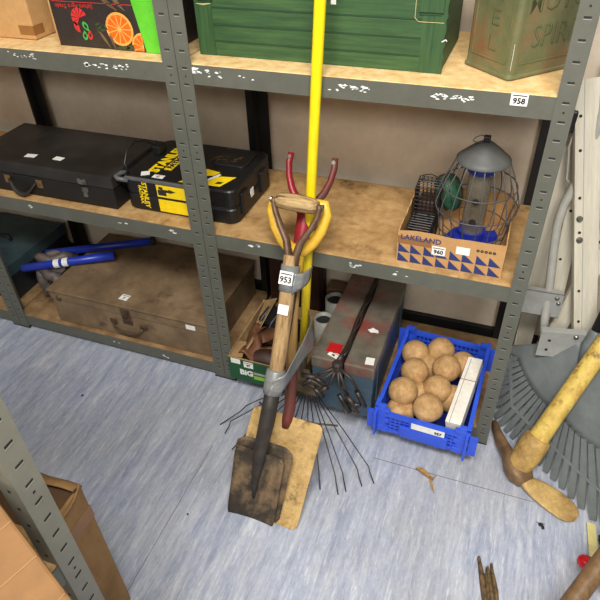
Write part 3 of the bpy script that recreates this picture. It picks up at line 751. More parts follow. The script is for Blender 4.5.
# black case with glossy straps (binocular case)
t = thing('binocular_case', 'glossy black ribbed case behind the leather in the green box', 'case', Matrix.Translation((.125,.20,z1+.075))@Matrix.Rotation(-.35,4,'Z')@Matrix.Rotation(.4,4,'X'))
b=MB(); rbox(b,-.04,.11,-.045,.03,-.03,.05,.012); b.build('body','black_plastic',t)
b=MB()
for x in (-.025,.02,.065): b.tube([(x,-.047,-.02),(x,-.048,.045),(x,-.03,.052),(x,.02,.052)],.003,6)
b.build('rib','grey_plastic',t,smooth=True)
# cups / pots between
for i,(x,y,r,h,lab) in enumerate(((.318,.30,.036,.15,'grey beaker with dark opening at the back beside the metal toolbox'),(.312,.165,.033,.15,'grey beaker with dark opening behind the yellow pole'))):
    t = thing('beaker',lab,'beaker',loc=(x-.006,y+.02*i,z1))
    b=MB(); b.lathe([(r*.8,0),(r,h*.3),(r,h),(r*.86,h),(r*.84,h*.35)],26,cap=False); b.lathe([(r*.8,0),(.001,.001)],26); b.build('body','grey_pot',t,smooth=True)
    b=MB(); b.lathe([(r*.86,h*.90),(.001,h*.90)],24,cap=False); b.build('dark_opening','slot_dark',t)
t = thing('timber_offcut','dark brown wooden block by the wall behind the beakers','wood block',loc=(.305,.40,z1))
b=MB(); b.box(-.05,.035,-.03,.028,0,.13); b.build('block','chest_edge',t,bevel=.003)
t = thing('brown_suitcase','dark brown fibre suitcase standing behind the green box','suitcase',loc=(.12,.375,z1))
b=MB(); b.box(-.075,.12,-.045,.05,0,.32); b.build('shell','leather_dark',t,bevel=.008)
b=MB(); b.box(-.076,.121,-.004,.004,0,.3208); b.build('seam','slot_dark',t)

# two-lid cantilever toolbox
t = thing('cantilever_toolbox', 'blue grey metal toolbox with two long lids streaked with red paint', 'toolbox', loc=(.352,-.064,z1-.0003))
TW,TD,TH=.192,.44,.215
b=MB(); b.box(.002,TW-.002,.002,TD-.002,0,.105); b.build('lower_tray','tb_body',t,bevel=.002)
for x0,x1 in ((0,TW*.5-.006),(TW*.5+.006,TW)): MB().box(x0,x1,0,TD,.107,.170).build('upper_tray','tb_body',t,bevel=.002)
for x0,x1 in ((0,TW*.5-.007),(TW*.5+.007,TW)):
    b=MB(); b.box(x0-.002,x1+.002,-.003,TD+.002,.172,TH); b.build('lid','tb_top',t,bevel=.004)
for x in (-.001,TW+.001):
    b=MB(); b.box(x-.002,x+.002,.05,.06,.03,.20); b.box(x-.002,x+.002,TD-.06,TD-.05,.03,.20); b.build('hinge_arm','tb_body',t)
b=MB(); b.box(.035,.078,.030,.072,TH,TH+.002); b.build('red_tag','red_tag',t)
sticker(t,TOP(.062,.022,TH+.0012,-.35),.034,.020,'98',ts=.4); sticker(t,TOP(.172,.030,TH+.0006,.1),.026,.030)
b=MB(); b.poly([(.148+.016*math.cos(-k*2*PI/10)*(1+.3*math.sin(k*3)),.165+.011*math.sin(k*2*PI/10)*(1+.3*math.cos(k*2)),TH+.0008) for k in range(9,-1,-1)][::-1]); b.build('white_label_scrap','residue',t)
# black folding grapple over the toolbox
t = thing('grappling_tool', 'black folding iron tool with splayed arms lying along the toolbox lids', 'tool', loc=(.444,-.08,z1+TH+.012))
b=MB(); pts=[(-.004,.0,.004)]+[( .002*math.sin(i*1.1), .03+i*.05,.006+.004*math.cos(i*2)) for i in range(9)]
b.tube(pts,[.010]+[.0062]*9,8); sh=b.build('shaft','grapple',t,smooth=True)
b=MB(); b.tube([(.007+.005*math.sin(i*1.3),.02+i*.026,.010+.004*math.cos(i*1.3)) for i in range(17)],.0034,6); b.build('chain','grapple',t,smooth=True)
b=MB(); b.lathe([(.010,-.02),(.016,-.012),(.016,.012),(.010,.02)],14,X=Matrix.Translation((-.002,-.016,0))); b.build('hub','grapple',t)
arms=[((-.002,-.02,0),(-.045,-.035,-.022),(-.075,-.034,-.055)),((-.002,-.02,-.004),(-.03,-.044,-.030),(-.088,-.040,-.040)),((-.004,-.022,-.004),(-.018,-.040,-.060),(-.046,-.040,-.090)),
      ((.002,-.02,-.004),(.026,-.040,-.045),(.044,-.038,-.110)),((.004,-.02,0),(.050,-.036,-.020),(.078,-.036,-.085)),((.0,-.02,-.002),(.012,-.046,-.050),(.060,-.046,-.105))]
for k,a in enumerate(arms):
    b=MB(); b.tube(a,[.006,.0045,.0045],8)
    e=V(a[2]); dd=(V(a[2])-V(a[1])).normalized(); sd=V((0,-.004,0))
    b.tube([e-dd*.030+sd,e+dd*.016+sd],.0085,10)
    b.build('arm','grapple',t,smooth=True)
for k,(p,q_) in enumerate((((-.098,-.05,-.075),(-.072,-.05,-.045)),((-.06,-.055,-.075),(-.034,-.052,-.105)),((.016,-.055,-.075),(.05,-.055,-.135)),((.068,-.05,-.05),(.094,-.048,-.105)),((-.03,-.05,-.05),(-.06,-.052,-.030)),((.03,-.05,-.12),(.08,-.05,-.10)))):
    b=MB(); b.tube([p,q_],.0070,9); b.build('peg','black_paint',t,smooth=True)
b=MB(); b.tube([(-.092,-.046,-.060),(-.055,-.050,-.085),(-.04,-.050,-.06),(-.075,-.05,-.045)],.004,6,closed=True); b.build('link','rust_metal',t,smooth=True)
b=MB(); b.tube([(.02,-.05,-.105),(.055,-.052,-.115),(.075,-.05,-.135),(.035,-.05,-.150)],.004,6,closed=True)
b.build('link','rust_metal',t,smooth=True)

# blue crate
cr=Matrix.Translation((.711,.085,z1+.0)) @ Matrix.Rotation(math.radians(-2.2),4,'Z')
t = thing('plastic_crate', 'bright blue ventilated plastic crate full of round wooden balls', 'crate', cr)
CX,CY,CHh=.1345,.184,.100
b=MB(); b.box(-CX+.006,CX-.006,-CY+.006,CY-.006,0,.006); b.build('base','crate_in',t)
def lattice_wall(bm, X, L_, H_, mid=None):
    # local x along wall 0..L_, y up 0..H_, z thickness
    bm.box(0,L_,H_-.014,H_,-.006,.006,X=X); bm.box(0,L_,0,.012,-.004,.004,X=X); bm.box(0,L_,H_*.45,H_*.45+.005,-.003,.003,X=X)
    bm.box(0,L_,H_*.28,H_*.28+.004,-.0028,.0028,X=X); bm.box(0,L_,H_*.63,H_*.63+.004,-.0028,.0028,X=X)
    n=int(L_/.014)
    for i in range(n+1):
        x=L_*i/n; bm.box(x-.002,x+.002,.006,H_-.006,-.0025,.0025,X=X)
    for f in (0.0,1.0):
        x=f*L_; bm.box(x-.03,x+.03,0.0,H_-.004,-.0035,.0035,X=X)
    bm.box(0,L_,0.006,H_-.01,-.0012,-.0002,1,X=X)
b=MB()
lattice_wall(b,plane_m((-CX,-CY,0),(1,0,0),(0,0,1)),2*CX,CHh-.018)
lattice_wall(b,plane_m((-CX,CY,0),(1,0,0),(0,0,1)),2*CX,CHh)
lattice_wall(b,plane_m((-CX,-CY,0),(0,1,0),(0,0,1)),2*CY,CHh)
lattice_wall(b,plane_m((CX,-CY,0),(0,1,0),(0,0,1)),2*CY,CHh)
b.build('lattice_wall',['crate_blue','crate_in'],t)
for sx in (-1,1):
    for sy in (-1,1):
        b=MB(); cx=sx*(CX-.0); cy=sy*(CY-.0)
        x0,x1=sorted((cx+sx*.007,cx-sx*.026)); y0,y1=sorted((cy+sy*.007,cy-sy*.006)); b.box(x0,x1,y0,y1,.0,CHh+.012)
        y0,y1=sorted((cy+sy*.007,cy-sy*.026)); x0,x1=sorted((cx+sx*.007,cx-sx*.006)); b.box(x0,x1,y0,y1,.0,CHh+.0118)
        x0,x1=sorted((cx+sx*.007,cx-sx*.038)); y0,y1=sorted((cy+sy*.008,cy-sy*.004)); b.box(x0,x1,y0,y1,.0,.020); b.box(x0,x1,y0,y1,CHh*.42,CHh*.56); b.box(x0,x1,y0,y1,CHh-.014,CHh-.001)
        b.build('corner_post','crate_blue',t,bevel=.0012)
b=MB(); b.box(-.062,.082,-CY-.014,-CY-.004,.006,.050); b.build('label_panel','crate_blue',t,bevel=.002)
sticker(t,plane_m((.022,-CY-.0145,.070),(1,0,0),(0,0,1)),.098,.024,None)
text('957',.014,plane_m((.052,-CY-.0155,.067),(1,0,0),(0,0,1)),'ink',t,bold=.0006)
MB().box(-.032,.072,-CY-.014,-CY-.004,.052,.086).build('label_holder','crate_blue',t)
# wooden balls
ball=MB(); blob(ball,(0,0,0),.0445,1,0,16,.035)
for v in ball.v:
    if v.z<-.034: v.z=-.034-(v.z+.034)*0
bme=ball.build('wooden_ball','ball',smooth=True)
bpos=[(.628,.178,.150,'wooden ball in the back left corner of the blue crate'),
(.706,.218,.150,'wooden ball in the middle of the back row in the blue crate'),
(.783,.180,.142,'wooden ball at the back right beyond the white block'),
(.644,.088,.156,'wooden ball left of centre, second row from the back of the crate'),
(.737,.130,.160,'wooden ball at the centre of the crate behind the white block tip'),
(.628,-.014,.165,'wooden ball at the left side resting over a flat cut disc'),
(.7235,.040,.150,'wooden ball in the middle of the crate beside the white block'),
(.712,-.052,.160,'frontmost wooden ball just behind the crate label'),
(.672,.160,.117,'wooden ball low down between the back row balls'),
(.676,.028,.117,'wooden ball low down between the middle row balls'),
(.632,-.050,.116,'flat topped wooden ball low in the front left of the crate'),
(.772,.048,.116,'wooden ball low down beneath the white block')]
for i,(x,y,z,lab) in enumerate(bpos):
    o = bme if i==0 else bme.copy()
    if i: col.objects.link(o)
    o.location=(x,y,z); o.rotation_euler=(random.uniform(-.5,.5),random.uniform(-.5,.5),random.uniform(0,6)); 
    if i==10: o.rotation_euler=(PI,.15,.4)
    tag(o,lab,'ball','wooden balls in the blue crate')
# white block
a0=V((.817,.172,.176)); a1=V((.790,-.080,.138))
dz=(a0-a1)
Xb=frame(a1,(1,-.1,.12),dz)
t = thing('white_block', 'long white painted wooden block lying on the balls at the right of the crate', 'block', Xb)
b=MB(); b.box(-.020,.026,-.020,.020,0,dz.length*.64); b.box(-.0195,.0255,-.0195,.0195,dz.length*.643,dz.length); b.build('block','white_block',t,bevel=.0015)
b=MB(); b.box(-.0085,-.0075,-.0206,-.0199,0,dz.length*.97); b.box(-.0206,.0262,-.0203,.0203,dz.length*.640,dz.length*.6435); b.box(-.008,-.007,.0199,.0206,0,dz.length*.97); b.build('pencil_line','ink',t)
# ------------------------------------------------------------------ spades and rake bundle
SD=V((-.0065,.5880,.8090)).normalized()
def tf(org, xdir=(1,0,0), d=SD): return frame(org,xdir,d)
# local: z along shaft up, x to the right, y = z cross x = roughly backwards (away from camera / up-normal is -y)
def blade_mesh(w_top,w_bot,L_,dish,th=.0025,shoulder=.0,round_=0.02,ridge=True,nx=14,nz=16,step=True):
    b=MB()
    def fn(u,v):
        z=L_*v; w=w_bot+(w_top-w_bot)*v
        if v>1-round_/L_: 
            k=(v-(1-round_/L_))/(round_/L_); w-=2*round_*.8*(1-math.sqrt(max(0,1-k*k)))
        if v<round_*.4/L_:
            k=1-v/(round_*.4/L_); w-=round_*.5*(1-math.sqrt(max(0,1-k*k)))
        x=(u-.5)*w
        y=dish*((2*u-1)**2)*(-1)
        if ridge:
            h=max(0,(v-.35)/.65); y-= .012*h*math.exp(-(x/.018)**2)
        return (x,y,z)
    b.grid(fn,nx,nz); return b
def duct(pts, r, name='duct_tape', parent=None, n=14, mat='duct_tape',flat=1):
    b=MB(); b.tube(pts,r,n,flat=flat); return b.build(name,mat,parent,smooth=True)
# A: front spade
def org_z(org, zd, xd=(1,0,0)): return frame(V(org), xd, V(zd))
dA=V((.317-.3025,-.05+.470,.785))
X=org_z((.3055,-.470,.001),dA)
t = thing('garden_spade', 'front spade with split wooden T-grip, brown strapped handle and muddy dark blade', 'spade', X)
gA=dA.length
b=blade_mesh(.148,.142,.205,.007,ridge=True,round_=.012); o=b.build('blade','blade_dark',t,smooth=True,solid=.0028)
b=MB()
for sx in (-1,1):
    b=MB(); b.box(min(sx*.026,sx*.070),max(sx*.026,sx*.070),-.013,-.002,.2055,.2085); b.build('foot_tread','blade_dark',t,bevel=.001)
b=MB(); b.tube([(0,-.005,.065),(0,-.012,.12),(.004,-.019,.18),(.007,-.023,.23),(.012,-.022,.34),(.015,-.020,gA*.46)],[.004,.011,.0175,.0215,.0225,.0225],16,flat=.9); b.build('socket','socket_black',t,smooth=True)
sh=lambda z:.015*math.sin(PI*min(1,max(0,z/gA)))
b=MB(); b.tube([(sh(z_),-.020+.010*(z_/gA),z_) for z_ in (.39,.5,.6,.70,.760)],[.0200,.0205,.0200,.0195,.0195],16); b.build('shaft','shaft_wood',t,smooth=True)
b=MB(); c0=sh(.72)
for sx in (-1,1):
    b=MB(); b.tube([(c0+sx*.009,-.012,.715),(c0+sx*.010,-.012,.760),(c0*.8+sx*.019,-.012,.795),(c0*.6+sx*.040,-.012,.830),(c0*.3+sx*.056,-.012,.864),(sx*.061,-.012,.885),(sx*.060,-.012,gA+.006)],[.0135,.014,.0125,.0105,.0095,.0095,.011],10,flat=.75)
    b.build('handle_strap','strap_brown',t,smooth=True)
b=MB(); b.tube([(-.053,-.012,gA),(-.044,-.012,gA),(-.02,-.012,gA+.001),(.0,-.012,gA+.001),(.03,-.012,gA),(.046,-.012,gA-.001),(.055,-.012,gA-.002)],[.0165,.0195,.0215,.0220,.0210,.0190,.0165],16); b.build('grip','grip_wood',t,smooth=True)
for sx in (-1,1):
    b=MB(); b.lathe([(.0085,0),(.007,.004),(.002,.006)],10,X=plane_m((sx*.070,-.012,gA),(0,-sx,0),(0,0,1))); b.build('rivet','steel',t)
b=MB(); b.tube([(sh(.65),-.0125,.668),(sh(.67),-.012,.69),(sh(.70),-.0118,.735)],[.0245,.0252,.0250],16,flat=.98); b.build('upper_tape_wrap','duct_tape',t,smooth=True)
sticker(t,frame((sh(.68),-.0378,.704),(1,0,0),(0,-1,.05)),.036,.034,'953')
sticker(t,frame((sh(.6)+.002,-.0362,.622),(1,0,0),(0,-1,.05)),.028,.026)
b=MB(); b.tube([(.014,-.020,.389),(.0145,-.020,.405),(.015,-.0185,.451),(.015,-.0185,.456)],[.0255,.0262,.0262,.0242],16); b.build('lower_tape_wrap','duct_tape',t,smooth=True)
# C: second spade nested behind, missing its grip
dC=V((.319-.312,.055+.460,.862)); XC=org_z((.313,-.460,.006),dC); gC=dC.length
t = thing('garden_spade', 'second spade nested behind the front one, red fork-shaped handle with its grip missing', 'spade', XC)
b=blade_mesh(.172,.150,.222,.006,ridge=False,round_=.030); b.build('blade','blade_dark',t,smooth=True,solid=.0028)
b=MB(); b.tube([(0,-.004,.16),(0,-.004,.22),(0,.002,.27),(0,.004,.34),(0,.004,.40),(.0,.004,.44)],[.005,.010,.014,.016,.0165,.0165],14); b.build('socket','socket_black',t,smooth=True)
b=MB(); b.tube([(.0,.004,.43),(.0,.014,.6),(.002,.022,.78)],.0165,14); b.build('shaft','shaft_dark',t,smooth=True)
b=MB(); b.tube([(.002,.022,.745),(.002,.022,.78),(.002,.022,.84),(.001,.022,.862)],[.0165,.0205,.0215,.0205],14)
b.build('handle_neck','red_paint',t,smooth=True)
for sx,m_ in ((-1,'red_paint'),(1,'red_worn')):
    b=MB(); b.tube([(sx*.006,.020,.850),(sx*.024,.020,.884),(sx*.046,.018,.918),(sx*.057,.016,.948),(sx*.062,.014,.980),(sx*.060,.014,1.006)],[.016,.0145,.0125,.0110,.0110,.0105],10,flat=.75); b.build('handle_prong',m_,t,smooth=True)
    b=MB(); b.tube([(sx*.060,.003,.994),(sx*.060,.025,.994)],.0055,8); b.build('rivet','steel',t)
# B: tan shovel with yellow plastic D handle
bt=V((.347,-.250,.205)); top=V((.311,-.020,.765))
XB=org_z(bt,top-bt); gB=(top-bt).length
t = thing('square_shovel', 'wide square shovel with mud-yellow blade and yellow plastic D-handle', 'shovel', XB)
XI=XB.inverted() @ org_z((.334,-.464,.003),(.012,.208,.205))
b=MB(); b.prism(rr_poly(-.109,.107,0,.298,.018,5),-.0016,.0016,X=XI @ Matrix.Rotation(PI/2,4,'X')); b.build('blade','blade_tan',t,bevel=.001)
b=MB(); b.tube([XI@V((0,-.003,.262)),XI@V((0,-.005,.285)),(0,.0,.03),(0,.0,.10),(0,0,.17)],[.010,.015,.0165,.0165,.0165],14); b.build('socket','red_worn',t,smooth=True)
b=MB(); b.tube([(.0,0,.15),(-.006,.0,.3),(0,.0,gB-.14)],.0165,14); b.build('shaft','shaft_tan',t,smooth=True)
b=MB(); b.tube([(0,0,gB-.20),(0,0,gB-.14),(0,0,gB-.115)],[.018,.020,.021],14)
loop=[(0,0,gB-.125),(.020,0,gB-.116),(.044,0,gB-.095),(.064,0,gB-.062),(.076,0,gB-.020),(.073,0,gB+.002),(.0,0,gB+.006),(-.073,0,gB+.002),(-.076,0,gB-.020),(-.064,0,gB-.062),(-.044,0,gB-.095),(-.020,0,gB-.116)]
b.tube(loop,[.020,.0175,.015,.014,.0135,.0145,.0155,.0145,.0135,.014,.015,.0175],12,closed=True)
b.build('d_handle','yellow_d',t,smooth=True)
# D: wire rake with yellow pole
p0=V((.3065,-.0165,.245)); p1=V((.3715,-.0170,1.247)); dr=(p1-p0)
t = thing('wire_rake', 'spring-tine lawn rake with long bright yellow pole rising past the top shelf', 'rake', loc=(.33,-.1,0))
oo=V((.33,-.1,0)); R_=lambda *ps:[V(p)-oo for p in ps]
b=MB(); b.tube(R_(p0,p0+dr*.25,p0+dr*.5,p0+dr*1.0,p0+dr*1.45),.0127,16); b.build('pole','yellow_pole',t,smooth=True)
b=MB(); b.tube(R_(p0+dr*.02,p0-dr*.03,(.312,-.045,.165)),[.0145,.0135,.012],14); b.build('ferrule','head_metal',t,smooth=True)
b=MB(); 
b.loft([[q-oo for q in (V((.296,-.040,.190)),V((.334,-.040,.190)),V((.334,-.043,.190)),V((.296,-.043,.190)))],
        [q-oo for q in (V((.285,-.080,.120)),V((.376,-.080,.120)),V((.376,-.083,.117)),V((.285,-.083,.117)))]]); b.build('head_plate','head_metal',t,bevel=.001)
tips=[(.074,-.197),(.105,-.225),(.154,-.275),(.20,-.300),(.245,-.315),(.29,-.322),(.335,-.325),(.38,-.325),(.425,-.322),(.462,-.321),(.517,-.320),(.536,-.303),(.575,-.271),(.606,-.250)]
for i,(x,y) in enumerate(tips):
    u=i/(len(tips)-1); s_=V((.288+.085*u,-.078,.122)); e=V((x,y,.0))
    m=s_.lerp(e,.90); m.z=.052; k=s_.lerp(e,.45); k.z=.095
    if i in (0,2): m=s_.lerp(e,.62); m.z=.075
    b=MB(); b.tube(R_(s_,k,m,m.lerp(e,.25)+V((0,0,-.006)),V((x,y,.0016))),.0018,6); b.build('tine','wire_steel',t,smooth=True)
b=MB(); b.tube(R_((.20,-.145,.100),(.26,-.165,.098),(.33,-.170,.097),(.40,-.165,.096),(.462,-.150,.094)),.003,8); b.build('tine_spreader','head_metal',t,smooth=True)
# duct tape band tying the bundle
P_=lambda X_,x,y,z: (X_ @ V((x,y,z)))
oo=V((.30,-.20,.35))
def rowf(u,v):
    k=u*(len(rows)-1); i=min(int(k),len(rows)-2); f=k-i
    lo=rows[i][0].lerp(rows[i+1][0],f); hi=rows[i][1].lerp(rows[i+1][1],f)
    p=lo.lerp(hi,v); p=p-oo+V((0,.003*math.sin(v*11+u*6)-.003,0)); return p
t = thing('duct_tape_strap', 'grey duct tape strip binding the spade shafts together low down', 'tape', loc=oo)
rows=[(P_(X,.012,-.0470,.390),P_(X,.020,-.0465,.436)),(P_(X,.040,-.030,.395),P_(X,.046,-.026,.455)),(V((.372,-.175,.375)),V((.368,-.150,.440))),(V((.372,-.095,.345)),V((.358,-.075,.430))),(V((.352,-.030,.310)),V((.335,-.032,.420))),(V((.325,-.012,.310)),V((.322,-.002,.420)))]
b=MB(); b.grid(rowf,24,8); b.build('tape_strip','duct_tape',t,smooth=True,solid=.0012)
oo=V((.34,-.08,.62))
t = thing('duct_tape_strap', 'grey duct tape strip round the handles just below the yellow D-handle', 'tape', loc=oo)
rows=[(P_(X,.030,-.0335,.668),P_(X,.030,-.0330,.722)),(P_(X,.048,-.020,.680),P_(X,.048,-.018,.724)),(P_(X,.056,.008,.695),P_(X,.056,.010,.734)),(P_(X,.052,.036,.700),P_(X,.053,.038,.738))]
b=MB(); b.grid(rowf,16,6); b.build('tape_strip','duct_tape',t,smooth=True,solid=.0012)
# ------------------------------------------------------------------ right hand side: frames, rakes, mattock
def strip(name,lab,cat,base,top,xdir,w,fl,mats,holes=(),group=None,extra=None,depth=.02,both=True):
    """folded metal channel from base to top"""
    base=V(base); top=V(top); L_=(top-base).length
    t=thing(name,lab,cat,frame(base,xdir,top-base),group=group)
    b=MB(); th=.002
    b.box(-w/2,w/2,-th/2,th/2,0,L_); b.box(-w/2,-w/2+th,th/2,depth,0,L_)
    if both: b.box(w/2-th,w/2,th/2,depth,0,L_)
    b.build('web',mats,t,bevel=.0008)
    if fl: MB().box(-w/2+fl,-w/2+fl+.0016,-th/2-.0012,0,0,L_).build('fold_line','frame_grey',t)
    b=MB()
    for z in holes: b.lathe([(.0042,0),(.0042,.0008)],12,X=frame((-w/2+.013,-.0022,z),(1,0,0),(0,-1,0)))
    if holes: b.build('bolt_hole','slot_dark',t)
    return t
s1=strip('metal_channel','tall broad beige metal channel standing against the wall beside the right post','metal channel',(1.184,.200,.0),(.947,.415,1.0),(1,.28,0),.066,.022,'frame_beige',holes=(.36,.46,.64,.74,.87,.96),group='dismantled beige metal frames')
for z in (.525,.463):
    b=MB(); b.lathe([(.009,0),(.009,.004),(.005,.008)],14,X=frame((-.066/2+.013,-.0012,z+.155),(1,0,0),(0,-1,0))); b.build('bolt','steel',s1)
strip('metal_channel','wide beige metal channel leaning behind the bent grey tube','metal channel',(.965,.405,.02),(.955,.450,.80),(1,0,0),.055,0,'frame_beige',group='dismantled beige metal frames')
strip('metal_channel','narrow beige metal channel between the bent tube and the broad channel','metal channel',(1.035,.34,.02),(.985,.410,.90),(1,0,0),.045,0,'frame_beige',holes=(.46,.62,.70),group='dismantled beige metal frames')
strip('metal_channel','beige metal channel at the right edge beyond the broad channel','metal channel',(1.30,.33,.0),(1.075,.450,1.20),(1,.2,0),.07,.02,'frame_beige',holes=(.42,.6,.8),group='dismantled beige metal frames')
strip('metal_channel','slanting beige metal channel low behind the broad channel','metal channel',(.99,.285,.0),(1.10,.34,.55),(1,.1,0),.05,0,'frame_beige',group='dismantled beige metal frames')
# bracket plates
t=thing('bracket_plate','grey metal cross plate bolted behind the bent tube','bracket',Matrix.Translation((.965,.268,.378))@Matrix.Rotation(-.03,4,'Y'))
b=MB(); b.box(-.060,.062,0,.003,-.045,.045); b.box(-.060,.062,0,.02,.042,.045); b.box(-.060,.062,0,.02,-.045,-.042); b.build('plate','frame_grey',t,bevel=.0008)
for x,z in ((-.05,.038),(-.052,-.03),(.045,.03),(.052,.012)):
    b=MB(); b.lathe([(.006,0),(.006,.003),(.003,.006)],12,X=frame((x,-.0005,z),(1,0,0),(0,-1,0))); b.build('bolt','steel',t)
t=thing('bracket_plate','pale metal end plate with two holes above the grey leaf rake','bracket',Matrix.Translation((1.045,.165,.318))@Matrix.Rotation(-.02,4,'Y')@Matrix.Rotation(.15,4,'Z'))
b=MB(); b.prism([(-.065,-.045),(.045,-.045),(.075,-.01),(.075,.05),(-.065,.05)],-.0015,.0015,X=Matrix.Rotation(PI/2,4,'X')); b.box(-.065,.075,-.002,.02,.048,.051); b.build('plate','frame_grey',t,bevel=.0008)
b=MB()
for x,z in ((-.038,.018),(-.040,-.018)): b.lathe([(.0045,0),(.0045,.001)],12,X=frame((x,-.0016,z),(1,0,0),(0,-1,0)))
b.build('bolt_hole','slot_dark',t)
b=MB(); b.lathe([(.007,0),(.007,.004),(.004,.007)],12,X=frame((.030,-.0016,.040),(1,0,0),(0,-1,0))); b.build('bolt','steel',t)
# bent tube
t=thing('bent_tube','long grey metal tube with a bend leaning against the wall behind the right post','tube',loc=(.985,.25,0))
oo=V((.985,.25,0)); pts=[(.998,.235,.28),(.990,.262,.34),(.983,.29,.42),(.968,.325,.54),(.962,.345,.61),(.966,.36,.67),(.985,.38,.74),(.998,.395,.82),(1.0,.41,.92),(.985,.43,1.05)]
b=MB(); b.tube([V(p)-oo for p in pts],.0125,14); b.build('tube','tube_grey',t,smooth=True)
b=MB(); b.tube([V(p)-oo for p in ((1.0,.228,.26),(.998,.235,.285))],.0128,14); b.build('worn_end','brass',t,smooth=True)
MB().tube([V(p)-oo for p in ((.998,.23,.26),(1.004,.20,.12),(1.01,.18,.002))],.0125,14).build('lower_leg','tube_grey',t,smooth=True)
t=thing('electric_cable','thin grey cable hanging down behind the right post','cable',loc=(.98,.40,.70))
oo=V((.98,.40,.70)); b=MB(); b.tube([V(p)-oo for p in ((.930,.395,.93),(.940,.40,.90),(.945,.40,.86),(.942,.40,.82),(.95,.40,.78),(.957,.395,.73),(.975,.39,.71))],.0035,8); b.build('cord','tube_grey',t,smooth=True)
b=MB(); b.box(-.062,-.038,-.02,.012,.165,.225); b.build('plug','black_plastic',t,bevel=.004)
t=thing('electric_cable','black cable coil at the right edge behind the broad beige channel','cable',loc=(1.10,.36,.60))
b=MB(); b.tube([(.02+.045*math.cos(a*.7),.03+.01*math.sin(a),.04*math.sin(a*.7)+a*.012-.12) for a in range(28)],.004,8); b.build('cord','black_plastic',t,smooth=True)

# fan leaf rake
def fan_rake(label, A, d, n_, L0, L1, a0, a1, nt, hend):
    A=V(A); d=V(d).normalized(); n_=V(n_).normalized()
    X=frame(A,n_.cross(d),d)   # local z toward the tips, x sideways, y off the face
    t=thing('leaf_rake',label,'rake',X,group='grey plastic leaf rakes')
    dome=lambda r:.016*math.sin(PI*min(1,r/.36))
    b=MB()
    def fn(u,v):
        a=a0+(a1-a0)*u; r=.030+(L0(a)-.030)*v
        return (r*math.sin(a),dome(r),r*math.cos(a))
    b.grid(fn,44,10); b.build('fan_plate','fan_grey',t,smooth=True,solid=.003)
    for i in range(nt):
        a=a0+(a1-a0)*(i+.5)/nt; r0=L0(a)-.004; r1=L1(a)
        if r1-r0<.02: r1=r0+.02
        wv0=(a1-a0)/nt*r0*.40; wv1=(a1-a0)/nt*r1*.33
        rings=[]
        for r,wd,thk in ((r0,wv0,.0015),(r0+(r1-r0)*.5,(wv0+wv1)/2,.0028),(r0+(r1-r0)*.9,wv1,.003),(r1,wv1*.8,.0025)):
            c=V((r*math.sin(a),dome(r),r*math.cos(a))); s_=V((math.cos(a),0,-math.sin(a)))*wd; m_=V((0,1,0))*thk
            rings.append([c-s_-m_,c+s_-m_,c+s_+m_,c-s_+m_])
        m=MB(); m.loft(rings); m.build('tine','fan_grey',t)
    b=MB(); rings=[]
    for i in range(49):
        a=a0+.10+(a1-a0-.12)*i/48; r=max(L0(a)+.012,L0(a)+(L1(a)-L0(a))*.52); w_=.0045
        q=lambda r,y:(r*math.sin(a),y,r*math.cos(a))
        rings.append([q(r-w_,dome(r)-.003),q(r+w_,dome(r)-.003),q(r+w_,dome(r)+.005),q(r-w_,dome(r)+.005)])
    b.loft(rings); b.build('cross_brace','fan_grey',t)
    hv=X.inverted() @ V(hend); hd=hv.normalized()
    b=MB(); b.tube([(0,.006,.075),(0,.008,.02),hd*.02,hd*.03],[.012,.020,.021,.020],14); b.build('socket','fan_grey',t,smooth=True)
    b=MB(); b.tube([hd*.022,hv*.5,hv],.0175,14); b.build('handle','rack_dark',t,smooth=True)
    return t
fd=V((-.1525,-.4790,-.8644)); fn_=V((-.603,-.6479,.4654)); fx=fn_.cross(fd)
def floor_len(Az, Ax, xmin):
    def g(a):
        r=(Az-.006)/(-(fd.z*math.cos(a)+fx.z*math.sin(a)))
        den=-(fd.x*math.cos(a)+fx.x*math.sin(a))
        if den>.01: r=min(r,(Ax-xmin)/den)
        return r
    return g
fan_rake('large grey plastic leaf rake with dark handle fanned out behind the mattock',(1.118,.165,.36),fd,fn_,
    lambda a:.232+.15*max(0,a-.02)+.03*max(0,-a-.6)+.35*max(0,-a-.92),floor_len(.36,1.118,.914),-1.09,.80,27,(1.20,.35,.80))
fan_rake('second grey plastic leaf rake overlapping at the right edge',(1.345,.265,.37),fd,fn_,
    lambda a:.24+.12*max(0,a),floor_len(.37,1.315,1.0),-.42,.8,19,(1.47,.44,.92))

# mattock
eye=V((.995,-.085,.045)); he=V((1.29,.33,.775))
t=thing('mattock','pickaxe mattock with worn yellow wooden handle, head lying on the floor','mattock',loc=(.995,-.085,0))
oo=V((.995,-.085,0))
hd=(he-eye).normalized(); hL=(he-eye).length
b=MB(); ks=[.06,.12,.2,.4,.6,.8,.93,1.0]; rs=[.033,.0295,.0275,.0265,.0255,.025,.027,.022]
b.tube([eye+hd*hL*k-oo for k in ks],rs,18,flat=.85); b.build('handle','pick_handle',t,smooth=True)
b=MB(); b.tube([eye+hd*k-oo for k in (-.030,.0,.045,.085,.105,.108)],[.026,.034,.040,.040,.037,.030],18,flat=.88); b.build('collar','pick_collar',t,smooth=True)
def sweep(path, up=(0,0,1), n=12, p=2.6):
    rings=[]
    for i,(c,w,h) in enumerate(path):
        a=V(path[min(i+1,len(path)-1)][0])-V(path[max(i-1,0)][0]); a.normalize(); u=V(up); s=a.cross(u).normalized(); u2=s.cross(a)
        r=[]
        for k in range(n):
            an=2*PI*k/n; cc,ss=math.cos(an),math.sin(an)
            r.append(V(c)+s*w*math.copysign(abs(cc)**(2/p),cc)+u2*h*math.copysign(abs(ss)**(2/p),ss)-oo)
        rings.append(r)
    return rings
